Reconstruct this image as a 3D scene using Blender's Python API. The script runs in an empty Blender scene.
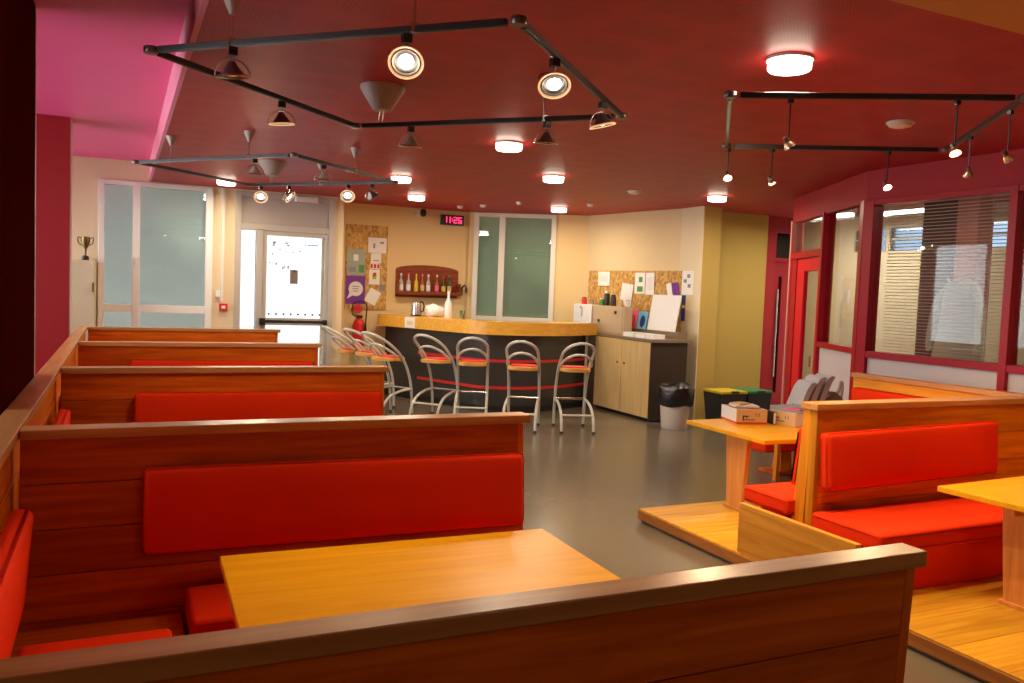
import bpy, bmesh, math, random
from mathutils import Vector, Matrix
random.seed(7)
PI = math.pi
S = bpy.context.scene
COL = S.collection

# ------------------------------------------------------------------ camera, world, exposure
cam_d = bpy.data.cameras.new('camera')
cam = bpy.data.objects.new('camera', cam_d); COL.objects.link(cam); S.camera = cam
F, YAW, PITCH, ROLL = 840.49, 0.43729, 0.058523, -0.038021
cam_d.sensor_width = 36.0; cam_d.lens = 36.0*F/1024.0; cam_d.clip_start = 0.05
cy, sy, cp, sp = math.cos(YAW), math.sin(YAW), math.cos(PITCH), math.sin(PITCH)
fw = Vector((sy*cp, cy*cp, -sp)); rt = Vector((cy, -sy, 0)); up = rt.cross(fw)
c_, s_ = math.cos(ROLL), math.sin(ROLL)
r2 = c_*rt - s_*up; u2 = s_*rt + c_*up
m = Matrix((r2, u2, -fw)).transposed().to_4x4(); m.translation = Vector((0, 0, 1.7))
cam.matrix_world = m

S.view_settings.view_transform = 'Standard'; S.view_settings.look = 'None'
S.view_settings.exposure = 0.0; S.view_settings.gamma = 1.0
S.view_settings.use_curve_mapping = False
world = bpy.data.worlds.new('daylight'); S.world = world; world.use_nodes = True
bg = world.node_tree.nodes['Background']
bg.inputs['Color'].default_value = (0.90, 0.94, 1.0, 1); bg.inputs['Strength'].default_value = 8.0
CEIL_E = 29.0      # watts of each round ceiling lamp
SPOT_E = 46.0      # watts of each halogen track head
PEND_E = 60.0      # watts of each halogen pendant

def portal(loc, size, rot):
    l = bpy.data.lights.new('window_portal', 'AREA'); l.shape = 'RECTANGLE'; l.size, l.size_y = size
    l.cycles.is_portal = True
    o = bpy.data.objects.new('window_portal', l); COL.objects.link(o); o.location = loc; o.rotation_euler = rot
portal((-2.28, 8.0, 1.95), (9.6, 2.1), (PI/2, 0, -PI/2))
portal((2.15, 12.62, 1.3), (1.3, 2.5), (-PI/2, 0, 0))

# ------------------------------------------------------------------ materials
def mat(name, col, rough=0.5, metal=0.0, emis=None, estr=0.0, bump=0.0, bscale=40.0, spec=None, coat=0.0, var=0.0):
    ma = bpy.data.materials.new(name); ma.use_nodes = True
    nt = ma.node_tree; b = nt.nodes['Principled BSDF']
    b.inputs['Base Color'].default_value = (*col, 1); b.inputs['Roughness'].default_value = rough
    b.inputs['Metallic'].default_value = metal
    if spec is not None: b.inputs['Specular IOR Level'].default_value = spec
    if coat: b.inputs['Coat Weight'].default_value = coat; b.inputs['Coat Roughness'].default_value = 0.15
    if emis: b.inputs['Emission Color'].default_value = (*emis, 1); b.inputs['Emission Strength'].default_value = estr
    if bump or var:
        tc = nt.nodes.new('ShaderNodeTexCoord'); no = nt.nodes.new('ShaderNodeTexNoise')
        no.inputs['Scale'].default_value = bscale; no.inputs['Detail'].default_value = 3
        nt.links.new(tc.outputs['Object'], no.inputs['Vector'])
        if bump:
            bp = nt.nodes.new('ShaderNodeBump'); bp.inputs['Strength'].default_value = bump; bp.inputs['Distance'].default_value = 0.01
            nt.links.new(no.outputs['Fac'], bp.inputs['Height']); nt.links.new(bp.outputs['Normal'], b.inputs['Normal'])
        if var:
            n2 = nt.nodes.new('ShaderNodeTexNoise'); n2.inputs['Scale'].default_value = 1.7; n2.inputs['Detail'].default_value = 4
            nt.links.new(tc.outputs['Object'], n2.inputs['Vector'])
            mx = nt.nodes.new('ShaderNodeMix'); mx.data_type = 'RGBA'
            mx.inputs[6].default_value = (*[c*(1-var) for c in col], 1); mx.inputs[7].default_value = (*[min(1, c*(1+var)) for c in col], 1)
            nt.links.new(n2.outputs['Fac'], mx.inputs[0]); nt.links.new(mx.outputs[2], b.inputs['Base Color'])
    return ma

def wood(name, dark, light, rough=0.4, axis=0, coat=0.0, vary=0.22, spec=0.25):
    ma = bpy.data.materials.new(name); ma.use_nodes = True
    nt = ma.node_tree; b = nt.nodes['Principled BSDF']; N = nt.nodes.new; L = nt.links.new
    tc = N('ShaderNodeTexCoord'); mp = N('ShaderNodeMapping')
    sc = [26.0, 26.0, 26.0]; sc[axis] = 1.6; mp.inputs['Scale'].default_value = sc
    oi = N('ShaderNodeObjectInfo')
    va = N('ShaderNodeVectorMath'); va.operation = 'ADD'
    ml = N('ShaderNodeVectorMath'); ml.operation = 'SCALE'; ml.inputs[0].default_value = (7, 13, 5)
    L(oi.outputs['Random'], ml.inputs['Scale']); L(tc.outputs['Object'], va.inputs[0]); L(ml.outputs['Vector'], va.inputs[1])
    L(va.outputs['Vector'], mp.inputs['Vector'])
    no = N('ShaderNodeTexNoise'); no.inputs['Scale'].default_value = 1.0; no.inputs['Detail'].default_value = 5; no.inputs['Distortion'].default_value = 0.6
    L(mp.outputs['Vector'], no.inputs['Vector'])
    cr = N('ShaderNodeValToRGB'); cr.color_ramp.elements[0].position = 0.32; cr.color_ramp.elements[1].position = 0.68
    cr.color_ramp.elements[0].color = (*dark, 1); cr.color_ramp.elements[1].color = (*light, 1)
    L(no.outputs['Fac'], cr.inputs['Fac'])
    hs = N('ShaderNodeHueSaturation')
    mr = N('ShaderNodeMapRange'); mr.inputs[3].default_value = 1-vary; mr.inputs[4].default_value = 1+vary
    L(oi.outputs['Random'], mr.inputs[0]); L(mr.outputs[0], hs.inputs['Value']); L(cr.outputs['Color'], hs.inputs['Color'])
    L(hs.outputs['Color'], b.inputs['Base Color']); b.inputs['Roughness'].default_value = rough
    b.inputs['Specular IOR Level'].default_value = spec
    if coat: b.inputs['Coat Weight'].default_value = coat; b.inputs['Coat Roughness'].default_value = 0.2
    bp = N('ShaderNodeBump'); bp.inputs['Strength'].default_value = 0.06; L(no.outputs['Fac'], bp.inputs['Height']); L(bp.outputs['Normal'], b.inputs['Normal'])
    return ma

def glass(name, tint=(1, 1, 1), refl=1.0, rough=0.0):
    ma = bpy.data.materials.new(name); ma.use_nodes = True
    nt = ma.node_tree; nt.nodes.remove(nt.nodes['Principled BSDF']); N = nt.nodes.new; L = nt.links.new
    out = nt.nodes['Material Output']; t = N('ShaderNodeBsdfTransparent'); g = N('ShaderNodeBsdfGlossy'); mx = N('ShaderNodeMixShader')
    t.inputs['Color'].default_value = (*tint, 1); g.inputs['Roughness'].default_value = rough
    fr = N('ShaderNodeFresnel'); fr.inputs['IOR'].default_value = 1.5
    mu = N('ShaderNodeMath'); mu.operation = 'MULTIPLY'; mu.inputs[1].default_value = refl
    L(fr.outputs[0], mu.inputs[0]); L(mu.outputs[0], mx.inputs[0]); L(t.outputs[0], mx.inputs[1]); L(g.outputs[0], mx.inputs[2]); L(mx.outputs[0], out.inputs['Surface'])
    return ma

def translucent(name, col, amount=0.5):
    ma = bpy.data.materials.new(name); ma.use_nodes = True
    nt = ma.node_tree; nt.nodes.remove(nt.nodes['Principled BSDF']); N = nt.nodes.new; L = nt.links.new
    out = nt.nodes['Material Output']; a = N('ShaderNodeBsdfDiffuse'); b = N('ShaderNodeBsdfTranslucent'); mx = N('ShaderNodeMixShader')
    a.inputs['Color'].default_value = (*col, 1); b.inputs['Color'].default_value = (*col, 1); mx.inputs[0].default_value = amount
    L(a.outputs[0], mx.inputs[1]); L(b.outputs[0], mx.inputs[2]); L(mx.outputs[0], out.inputs['Surface'])
    return ma

def perforated(name, col, hole):
    """painted acoustic board: square fields of small round holes with plain bands between"""
    ma = bpy.data.materials.new(name); ma.use_nodes = True
    nt = ma.node_tree; b = nt.nodes['Principled BSDF']; N = nt.nodes.new; L = nt.links.new
    tc = N('ShaderNodeTexCoord'); sx = N('ShaderNodeSeparateXYZ'); L(tc.outputs['Object'], sx.inputs[0])
    def M(op, a, bb=None):
        n = N('ShaderNodeMath'); n.operation = op
        for i, v in enumerate((a, bb)):
            if v is None: continue
            if isinstance(v, (int, float)): n.inputs[i].default_value = v
            else: L(v, n.inputs[i])
        return n.outputs[0]
    def cell(s, k): return M('SUBTRACT', M('FRACT', M('MULTIPLY', s, k)), 0.5)
    dx, dy = cell(sx.outputs[0], 44.0), cell(sx.outputs[1], 44.0)
    d = M('SQRT', M('ADD', M('MULTIPLY', dx, dx), M('MULTIPLY', dy, dy)))
    hole_m = M('LESS_THAN', d, 0.24)
    px, py = M('ABSOLUTE', cell(sx.outputs[0], 1/0.6)), M('ABSOLUTE', cell(sx.outputs[1], 1/0.4))
    field = M('MULTIPLY', M('LESS_THAN', px, 0.36), M('LESS_THAN', py, 0.33))
    mk = M('MULTIPLY', hole_m, field)
    mx = N('ShaderNodeMix'); mx.data_type = 'RGBA'; mx.inputs[6].default_value = (*col, 1); mx.inputs[7].default_value = (*hole, 1)
    L(mk, mx.inputs[0]); L(mx.outputs[2], b.inputs['Base Color']); b.inputs['Roughness'].default_value = 0.5; b.inputs['Specular IOR Level'].default_value = 0.3
    bp = N('ShaderNodeBump'); bp.inputs['Strength'].default_value = 0.3; bp.inputs['Distance'].default_value = 0.004; bp.invert = True
    L(mk, bp.inputs['Height'])
    no = N('ShaderNodeTexNoise'); no.inputs['Scale'].default_value = 2.5; L(tc.outputs['Object'], no.inputs['Vector'])
    b2 = N('ShaderNodeBump'); b2.inputs['Strength'].default_value = 0.12; b2.inputs['Distance'].default_value = 0.05
    L(no.outputs['Fac'], b2.inputs['Height']); L(bp.outputs['Normal'], b2.inputs['Normal']); L(b2.outputs['Normal'], b.inputs['Normal'])
    return ma

def chips(name, c1, c2, scale):
    ma = bpy.data.materials.new(name); ma.use_nodes = True
    nt = ma.node_tree; b = nt.nodes['Principled BSDF']; N = nt.nodes.new; L = nt.links.new
    tc = N('ShaderNodeTexCoord'); vo = N('ShaderNodeTexVoronoi'); vo.inputs['Scale'].default_value = scale
    mp = N('ShaderNodeMapping'); mp.inputs['Scale'].default_value = (1, 1, 0.6)
    L(tc.outputs['Object'], mp.inputs[0]); L(mp.outputs[0], vo.inputs['Vector'])
    sp_ = N('ShaderNodeSeparateColor'); L(vo.outputs['Color'], sp_.inputs[0])
    cr = N('ShaderNodeValToRGB'); cr.color_ramp.elements[0].color = (*c1, 1); cr.color_ramp.elements[1].color = (*c2, 1)
    L(sp_.outputs[0], cr.inputs[0]); L(cr.outputs[0], b.inputs['Base Color']); b.inputs['Roughness'].default_value = 0.7
    return ma

M_ = {}
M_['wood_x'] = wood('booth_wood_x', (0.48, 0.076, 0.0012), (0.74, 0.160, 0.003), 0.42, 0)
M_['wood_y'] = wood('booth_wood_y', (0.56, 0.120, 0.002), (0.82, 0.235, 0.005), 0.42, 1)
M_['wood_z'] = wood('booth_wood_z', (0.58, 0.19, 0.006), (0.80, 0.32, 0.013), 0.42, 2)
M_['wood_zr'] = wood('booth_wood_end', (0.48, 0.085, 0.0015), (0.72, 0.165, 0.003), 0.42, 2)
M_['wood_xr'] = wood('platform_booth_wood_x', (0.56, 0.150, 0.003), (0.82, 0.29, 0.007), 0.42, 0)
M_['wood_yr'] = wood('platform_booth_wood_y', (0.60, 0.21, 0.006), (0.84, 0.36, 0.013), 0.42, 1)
M_['cap_x'] = wood('cap_wood_x', (0.44, 0.19, 0.055), (0.60, 0.29, 0.09), 0.32, 0, 0.12)
M_['cap_y'] = wood('cap_wood_y', (0.44, 0.19, 0.055), (0.60, 0.29, 0.09), 0.32, 1, 0.12)
M_['deck'] = wood('platform_wood', (0.56, 0.24, 0.012), (0.80, 0.43, 0.03), 0.35, 0, 0.2)
M_['deck_y'] = wood('bench_end_wood', (0.50, 0.20, 0.018), (0.68, 0.32, 0.04), 0.35, 1)
M_['deck_edge'] = wood('platform_edge_wood', (0.28, 0.10, 0.02), (0.40, 0.16, 0.035), 0.4, 1)
M_['table'] = wood('table_veneer', (0.76, 0.33, 0.003), (0.90, 0.44, 0.006), 0.36, 0, 0.0, 0.06)
M_['table_edge'] = wood('table_leg_wood', (0.52, 0.20, 0.04), (0.68, 0.30, 0.07), 0.4, 2)
M_['red'] = mat('red_fabric', (0.84, 0.038, 0.003), 0.85, spec=0.12, bump=0.25, bscale=9.0, var=0.10)
M_['ceil'] = perforated('burgundy_perforated_board', (0.40, 0.0165, 0.018), (0.16, 0.006, 0.006))
M_['pink'] = mat('raised_ceiling_pink', (0.80, 0.09, 0.27), 0.5, var=0.06)  # magenta cast of the daylight is mixed into this base colour
M_['soffit'] = mat('soffit_pink', (0.72, 0.22, 0.32), 0.6)
M_['beam'] = mat('ochre_paint', (0.52, 0.24, 0.06), 0.7)
M_['floor'] = mat('grey_linoleum', (0.150, 0.122, 0.082), 0.21, bump=0.05, bscale=18, var=0.16)
M_['cream'] = mat('cream_paint', (0.76, 0.56, 0.27), 0.8, bump=0.05, bscale=120)
M_['pale'] = mat('pale_cream_paint', (0.74, 0.62, 0.40), 0.8, bump=0.05, bscale=120)
M_['wallside'] = mat('warm_cream_paint', (0.72, 0.56, 0.31), 0.8, bump=0.05, bscale=120)
M_['gold'] = mat('mustard_paint', (0.48, 0.32, 0.068), 0.8, bump=0.05, bscale=120)
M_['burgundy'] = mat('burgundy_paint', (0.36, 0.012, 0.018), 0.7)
M_['maroon'] = mat('dark_maroon', (0.050, 0.004, 0.004), 0.95, spec=0.0)  # near-black tone has the front pillar's shade put into it
M_['redframe'] = mat('red_lacquer', (0.36, 0.004, 0.013), 0.35, spec=0.25)
M_['reddoor'] = mat('bright_red_lacquer', (0.62, 0.004, 0.02), 0.35, spec=0.25)
M_['panel'] = mat('grey_white_panel', (0.60, 0.52, 0.50), 0.5)
M_['white'] = mat('white_paint', (0.80, 0.79, 0.76), 0.45)
M_['offwhite'] = mat('off_white_plastic', (0.74, 0.70, 0.62), 0.5)
M_['greyframe'] = mat('grey_aluminium_paint', (0.46, 0.42, 0.36), 0.4)
M_['greypanel'] = mat('grey_infill_panel', (0.42, 0.37, 0.33), 0.5)
M_['glass'] = glass('clear_glass', (0.97, 0.98, 0.98), 1.0)
M_['stripglass'] = glass('dimmed_strip_glass', (0.30, 0.35, 0.40), 0.8)  # dark tint keeps the stand-in strip windows dim
M_['doorglass'] = glass('frosty_door_glass', (0.42, 0.425, 0.42), 0.8)
M_['officeglass'] = glass('office_glass', (0.95, 0.96, 0.94), 0.38)
M_['tintglass'] = glass('window_glass', (0.82, 0.92, 0.90), 1.6)
M_['shutter'] = translucent('closed_grey_green_shutter', (0.66, 0.64, 0.61), 0.42)
M_['shutter2'] = translucent('closed_olive_shutter', (0.48, 0.46, 0.36), 0.36)
M_['black'] = mat('black_metal', (0.012, 0.011, 0.011), 0.35)
M_['blackplastic'] = mat('black_plastic_bag', (0.012, 0.013, 0.013), 0.25, bump=0.9, bscale=16)
M_['chrome'] = mat('satin_steel', (0.62, 0.60, 0.56), 0.26, 1.0)
M_['silver'] = mat('silver_lacquer_tube', (0.56, 0.54, 0.46), 0.36, 0.12)
M_['shade'] = mat('bronze_grey_metal', (0.16, 0.12, 0.10), 0.35, 0.7)
M_['greycone'] = mat('warm_grey_plastic', (0.36, 0.29, 0.24), 0.5)
M_['reflector'] = mat('polished_reflector', (0.80, 0.62, 0.42), 0.25, 0.9)
M_['bulb'] = mat('lit_halogen_bulb', (1, 1, 1), 0.5, emis=(1.0, 0.86, 0.66), estr=30.0)
M_['litring'] = mat('lit_lens_ring', (0.8, 0.6, 0.4), 0.3, emis=(1.0, 0.62, 0.28), estr=0.55)  # own glow stands in for bulb light caught by the glass ring
M_['bulboff'] = mat('dim_amber_bulb', (0.7, 0.3, 0.06), 0.4, emis=(1.0, 0.42, 0.06), estr=0.5)
M_['opal'] = mat('lit_opal_glass', (1, 1, 1), 0.5, emis=(1.0, 0.88, 0.70), estr=9.0)
M_['rim'] = mat('lit_opal_rim', (1, 1, 1), 0.5, emis=(1.0, 0.86, 0.68), estr=14.0)
M_['tube'] = mat('lit_fluorescent_tube', (1, 1, 1), 0.5, emis=(1.0, 0.96, 0.86), estr=5.0)
M_['barfront'] = mat('dark_slate_laminate', (0.034, 0.036, 0.034), 0.22, spec=0.55, coat=0.15)
M_['stripe'] = mat('red_stripe', (0.62, 0.02, 0.015), 0.35)
M_['bartop'] = wood('bar_counter_wood', (0.68, 0.32, 0.035), (0.80, 0.42, 0.06), 0.25, 0, 0.35, 0.05)
M_['seatwood'] = mat('golden_plywood', (0.78, 0.40, 0.08), 0.35)
M_['beech'] = wood('cabinet_beech', (0.56, 0.38, 0.15), (0.68, 0.48, 0.21), 0.4, 2, 0, 0.08)
M_['darkwood'] = mat('dark_brown_panel', (0.036, 0.025, 0.014), 0.45)
M_['worktop'] = mat('brown_worktop', (0.22, 0.16, 0.10), 0.3)
M_['cork'] = chips('chipboard_flakes', (0.36, 0.17, 0.03), (0.68, 0.42, 0.12), 34)
M_['mahog'] = wood('mahogany', (0.17, 0.035, 0.012), (0.27, 0.06, 0.02), 0.35, 0)
M_['paper'] = mat('white_paper', (0.82, 0.80, 0.76), 0.7)
M_['paperpink'] = mat('pink_paper', (0.80, 0.12, 0.30), 0.6)
M_['paperblue'] = mat('light_blue_paper', (0.16, 0.48, 0.72), 0.6)
M_['navy'] = mat('navy_print', (0.015, 0.04, 0.20), 0.5)
M_['purple'] = mat('purple_print', (0.16, 0.02, 0.28), 0.5)
M_['greyprint'] = mat('grey_green_print', (0.34, 0.38, 0.32), 0.6, var=0.5)
M_['greenprint'] = mat('green_print', (0.08, 0.28, 0.05), 0.6)
M_['redprint'] = mat('red_print', (0.65, 0.03, 0.02), 0.5)
M_['fleck'] = mat('faded_sticker_grey', (0.42, 0.42, 0.44), 0.6)
M_['inkgrey'] = mat('grey_ink', (0.25, 0.24, 0.26), 0.6)
M_['signbrown'] = mat('grey_brown_sticker', (0.20, 0.14, 0.12), 0.6)
M_['blueink'] = mat('blue_ink', (0.05, 0.25, 0.5), 0.5)
M_['ext'] = mat('extinguisher_red', (0.62, 0.015, 0.015), 0.3)
M_['led'] = mat('lit_red_digits', (0.3, 0, 0), 0.5, emis=(1.0, 0.03, 0.14), estr=3.0)
M_['clockred'] = mat('dark_red_display', (0.05, 0.0, 0.006), 0.3)
M_['card'] = mat('tan_cardboard', (0.62, 0.40, 0.17), 0.7, var=0.1)
M_['locker'] = mat('pale_green_cream_lacquer', (0.66, 0.60, 0.40), 0.5)
M_['boxboard'] = mat('beige_board', (0.50, 0.37, 0.22), 0.7)
M_['cardwhite'] = mat('white_card', (0.74, 0.70, 0.66), 0.6)
M_['binplastic'] = mat('grey_white_bin_plastic', (0.60, 0.55, 0.47), 0.5)
M_['darkbin'] = mat('dark_grey_bin_plastic', (0.035, 0.035, 0.033), 0.5)
M_['yellow'] = mat('yellow_lid', (0.62, 0.46, 0.02), 0.45)
M_['green'] = mat('green_lid', (0.02, 0.20, 0.07), 0.45)
M_['slat'] = mat('blind_slat', (0.66, 0.60, 0.48), 0.5)
M_['officewall'] = mat('office_beige', (0.60, 0.50, 0.34), 0.8)
M_['pinkpillar'] = mat('salmon_paint', (0.62, 0.22, 0.17), 0.7)
M_['plumpillar'] = mat('plum_paint', (0.14, 0.055, 0.06), 0.7)
M_['coat'] = mat('cream_cotton', (0.48, 0.42, 0.32), 0.8)
M_['newsprint'] = mat('printed_newsprint', (0.46, 0.44, 0.45), 0.7, var=0.55)
M_['bagbrown'] = mat('brown_patterned_bag', (0.30, 0.22, 0.13), 0.7, var=0.5)
M_['ground'] = mat('bright_paving', (0.88, 0.88, 0.86), 0.9)
M_['gilt'] = mat('dull_gilt', (0.20, 0.15, 0.05), 0.35, 0.8)
M_['greenglass'] = mat('green_bottle_glass', (0.03, 0.06, 0.02), 0.15)
M_['clearbottle'] = mat('pale_bottle_glass', (0.45, 0.42, 0.38), 0.12)
M_['yellowliq'] = mat('yellow_bottle', (0.62, 0.42, 0.05), 0.2)
M_['amberliq'] = mat('amber_bottle', (0.35, 0.10, 0.03), 0.2)

# ------------------------------------------------------------------ mesh helpers
def new(): return bmesh.new()
def box(bm, x0, x1, y0, y1, z0, z1, bev=0.0, seg=2):
    r = bmesh.ops.create_cube(bm, size=1.0)
    vs = r['verts']
    for v in vs: v.co = Vector((x0+(v.co.x+.5)*(x1-x0), y0+(v.co.y+.5)*(y1-y0), z0+(v.co.z+.5)*(z1-z0)))
    if bev:
        es = list({e for v in vs for e in v.link_edges})
        bmesh.ops.bevel(bm, geom=es, offset=bev, segments=seg, profile=0.5, affect='EDGES')
    return bm
def hexa(bm, pts):
    """eight corners: bottom four then top four, both counter-clockwise"""
    v = [bm.verts.new(p) for p in pts]
    for f in ((3, 2, 1, 0), (4, 5, 6, 7), (0, 1, 5, 4), (1, 2, 6, 5), (2, 3, 7, 6), (3, 0, 4, 7)): bm.faces.new([v[i] for i in f])
    return bm
def prism(bm, poly, z0, z1):
    a = [bm.verts.new((p[0], p[1], z0)) for p in poly]; b = [bm.verts.new((p[0], p[1], z1)) for p in poly]
    n = len(poly); bm.faces.new(a[::-1]); bm.faces.new(b)
    for i in range(n): bm.faces.new((a[i], a[(i+1) % n], b[(i+1) % n], b[i]))
    return bm
def prism_xz(bm, poly, y0, y1):
    a = [bm.verts.new((p[0], y0, p[1])) for p in poly]; b = [bm.verts.new((p[0], y1, p[1])) for p in poly]
    n = len(poly); bm.faces.new(a); bm.faces.new(b[::-1])
    for i in range(n): bm.faces.new((b[i], b[(i+1) % n], a[(i+1) % n], a[i]))
    return bm
def lathe(bm, prof, seg=20, c=(0, 0, 0), cap=True):
    rings = []
    for r, z in prof:
        rings.append([bm.verts.new((c[0]+r*math.cos(2*PI*k/seg), c[1]+r*math.sin(2*PI*k/seg), c[2]+z)) for k in range(seg)])
    for a, b in zip(rings, rings[1:]):
        for k in range(seg): bm.faces.new((a[k], a[(k+1) % seg], b[(k+1) % seg], b[k]))
    if cap:
        bm.faces.new(rings[0][::-1]); bm.faces.new(rings[-1])
    return bm
def tube(bm, pts, r, seg=8):
    pts = [Vector(p) for p in pts]; rings = []; n = len(pts); prev = None
    for i, p in enumerate(pts):
        t = (pts[min(i+1, n-1)]-pts[max(i-1, 0)]).normalized()
        if prev is None: a = t.orthogonal().normalized()
        else:
            a = prev - t*prev.dot(t); a = a.normalized() if a.length > 1e-6 else t.orthogonal().normalized()
        prev = a; b = t.cross(a)
        rings.append([bm.verts.new(p + r*(a*math.cos(2*PI*k/seg)+b*math.sin(2*PI*k/seg))) for k in range(seg)])
    for a, b in zip(rings, rings[1:]):
        for k in range(seg): bm.faces.new((a[k], a[(k+1) % seg], b[(k+1) % seg], b[k]))
    bm.faces.new(rings[0][::-1]); bm.faces.new(rings[-1])
    return bm
def smooth_path(pts, n=6):
    P = [Vector(p) for p in pts]; out = []
    for i in range(len(P)-1):
        p0, p1, p2, p3 = P[max(i-1, 0)], P[i], P[i+1], P[min(i+2, len(P)-1)]
        for k in range(n):
            t = k/n
            out.append(0.5*((2*p1)+(-p0+p2)*t+(2*p0-5*p1+4*p2-p3)*t*t+(-p0+3*p1-3*p2+p3)*t**3))
    out.append(P[-1]); return out
def xf(bm, M): bmesh.ops.transform(bm, matrix=M, verts=bm.verts); return bm

ROOT = {}
def obj(name, bm, m, parent=None, world=True, smooth=False):
    """link one mesh object; geometry given in world axes is moved into its thing's frame"""
    if parent is not None and world:
        rl = ROOT[parent.name]
        bmesh.ops.transform(bm, matrix=rl.inverted(), verts=bm.verts)
    off = Vector((0, 0, 0))
    if parent is None:
        xs = [v.co for v in bm.verts]
        lo = Vector([min(c[i] for c in xs) for i in range(3)]); hi = Vector([max(c[i] for c in xs) for i in range(3)])
        off = Vector(((lo.x+hi.x)/2, (lo.y+hi.y)/2, lo.z)); bmesh.ops.translate(bm, verts=bm.verts, vec=-off)
    bmesh.ops.recalc_face_normals(bm, faces=bm.faces)
    me = bpy.data.meshes.new(name); bm.to_mesh(me); bm.free()
    if smooth:
        for p in me.polygons: p.use_smooth = True
        me.set_sharp_from_angle(angle=math.radians(40))
    me.materials.append(M_[m] if isinstance(m, str) else m)
    o = bpy.data.objects.new(name, me); COL.objects.link(o); o.location = off
    if parent is not None: o.parent = parent; ROOT[o.name] = ROOT[parent.name]
    else: ROOT[o.name] = Matrix.Translation(off)
    return o
def thing(name, label, cat, loc=(0, 0, 0), rz=0.0, group=None):
    o = bpy.data.objects.new(name, None); COL.objects.link(o); o.empty_display_size = 0.1
    o.location = loc; o.rotation_euler = (0, 0, rz); o['label'] = label; o['category'] = cat
    if group: o['group'] = group
    ROOT[o.name] = Matrix.Translation(Vector(loc)) @ Matrix.Rotation(rz, 4, 'Z')
    return o
def tag(o, label, cat, group=None):
    o['label'] = label; o['category'] = cat
    if group: o['group'] = group
    return o
def struct(name, bm, m, parent=None):
    o = obj(name, bm, m, parent)
    if parent is None: o['kind'] = 'structure'
    return o
def sroot(name, loc, label=None):
    o = bpy.data.objects.new(name, None); COL.objects.link(o); o.location = loc; o['kind'] = 'structure'
    ROOT[o.name] = Matrix.Translation(Vector(loc)); return o
def dup(root, loc, rz, label, group=None):
    def cp(o, p):
        c = o.copy(); COL.objects.link(c); c.parent = p
        for ch in list(o.children): cp(ch, c)
        return c
    r = cp(root, None); r.location = loc; r.rotation_euler = (0, 0, rz); r['label'] = label
    if group: r['group'] = group
    ROOT[r.name] = Matrix.Translation(Vector(loc)) @ Matrix.Rotation(rz, 4, 'Z')
    return r
def bx(name, m, parent, *a, bev=0.0, seg=2, smooth=False):
    return obj(name, box(new(), *a, bev=bev, seg=seg), m, parent, smooth=smooth or bev > 0.006)

def frame_m(p, d):
    """local x along d, y into the wall (left-hand normal away from viewer), z up, origin p at floor"""
    d = Vector((d[0], d[1], 0)).normalized(); n = Vector((-d.y, d.x, 0))
    M = Matrix((d, n, Vector((0, 0, 1)))).transposed().to_4x4(); M.translation = Vector((p[0], p[1], 0)); return M
def holed(length, h0, h1, th, holes, M):
    """upright slab along local x with rectangular openings (s0,s1,z0,z1)"""
    bm = new(); xs = sorted({0.0, length, *[q for h in holes for q in h[:2]]}); zs = sorted({h0, h1, *[q for h in holes for q in h[2:]]})
    for a, b in zip(xs, xs[1:]):
        for c, d in zip(zs, zs[1:]):
            mx, mz = (a+b)/2, (c+d)/2
            if any(h[0] < mx < h[1] and h[2] < mz < h[3] for h in holes): continue
            box(bm, a, b, 0, th, c, d)
    bmesh.ops.remove_doubles(bm, verts=bm.verts, dist=1e-5)
    seen = {}
    for f in list(bm.faces):
        k = tuple(sorted(v.index for v in f.verts)) if False else tuple(sorted((round(v.co.x, 4), round(v.co.y, 4), round(v.co.z, 4)) for v in f.verts))
        seen.setdefault(k, []).append(f)
    kill = [f for fs in seen.values() if len(fs) > 1 for f in fs]
    if kill: bmesh.ops.delete(bm, geom=kill, context='FACES')
    return xf(bm, M)
def lbox(M, *a, bev=0.0): return xf(box(new(), *a, bev=bev), M)

# ------------------------------------------------------------------ room shell
ZC, ZP = 3.0, 3.25
struct('floor', box(new(), -2.4, 9.7, -4.0, 13.9, -0.12, 0.0), 'floor')
struct('ceiling', box(new(), 0.36, 9.7, -4.0, 13.9, ZC, ZC+0.3), 'ceil')
struct('ceiling', box(new(), -2.4, 0.33, -4.0, 13.9, ZP, ZP+0.1), 'pink')
struct('trim_1', box(new(), 0.33, 0.36, -4.0, 12.6, ZC-0.002, ZP+0.05), 'soffit')
struct('trim_2', box(new(), 0.37, 6.50, 2.20, 2.62, ZC-0.02, ZC+0.02), 'beam')
struct('wall_near', box(new(), -2.4, 9.7, -4.1, -4.0, 0, 3.4), 'cream')
# left wall with its run of daylight openings, hidden behind the pillars
LW = frame_m((-2.2, 3.0), (0, 1))
struct('wall_left', holed(9.5, 0, 3.4, 0.12, [(0.2, 9.3, 0.95, 3.0)], LW), 'cream')
struct('wall_left', box(new(), -2.32, -2.2, -4.0, 3.0, 0, 3.4), 'cream')
w5 = sroot('window_5', (-2.26, 7.75, 0.95))
for k in range(8): bx('mullion', 'white', w5, -2.29, -2.23, 3.2+k*1.3-0.03, 3.2+k*1.3+0.03, 0.95, 3.0)
for k in range(7): bx('pane', 'glass', w5, -2.262, -2.256, 3.23+k*1.3, 3.2+(k+1)*1.3-0.03, 0.95, 3.0)
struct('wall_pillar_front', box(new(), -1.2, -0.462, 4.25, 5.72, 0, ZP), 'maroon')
struct('lit_side_front', box(new(), -0.52, -0.460, 5.72, 5.76, 0, ZP), 'offwhite')  # daylit side of the front pillar, its light put into off-white
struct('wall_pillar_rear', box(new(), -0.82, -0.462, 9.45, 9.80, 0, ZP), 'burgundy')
struct('lit_side_rear', box(new(), -0.47, -0.456, 9.47, 9.83, 0, ZP), 'offwhite')  # bright daylit edge of the rear pillar, painted as off-white

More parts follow.
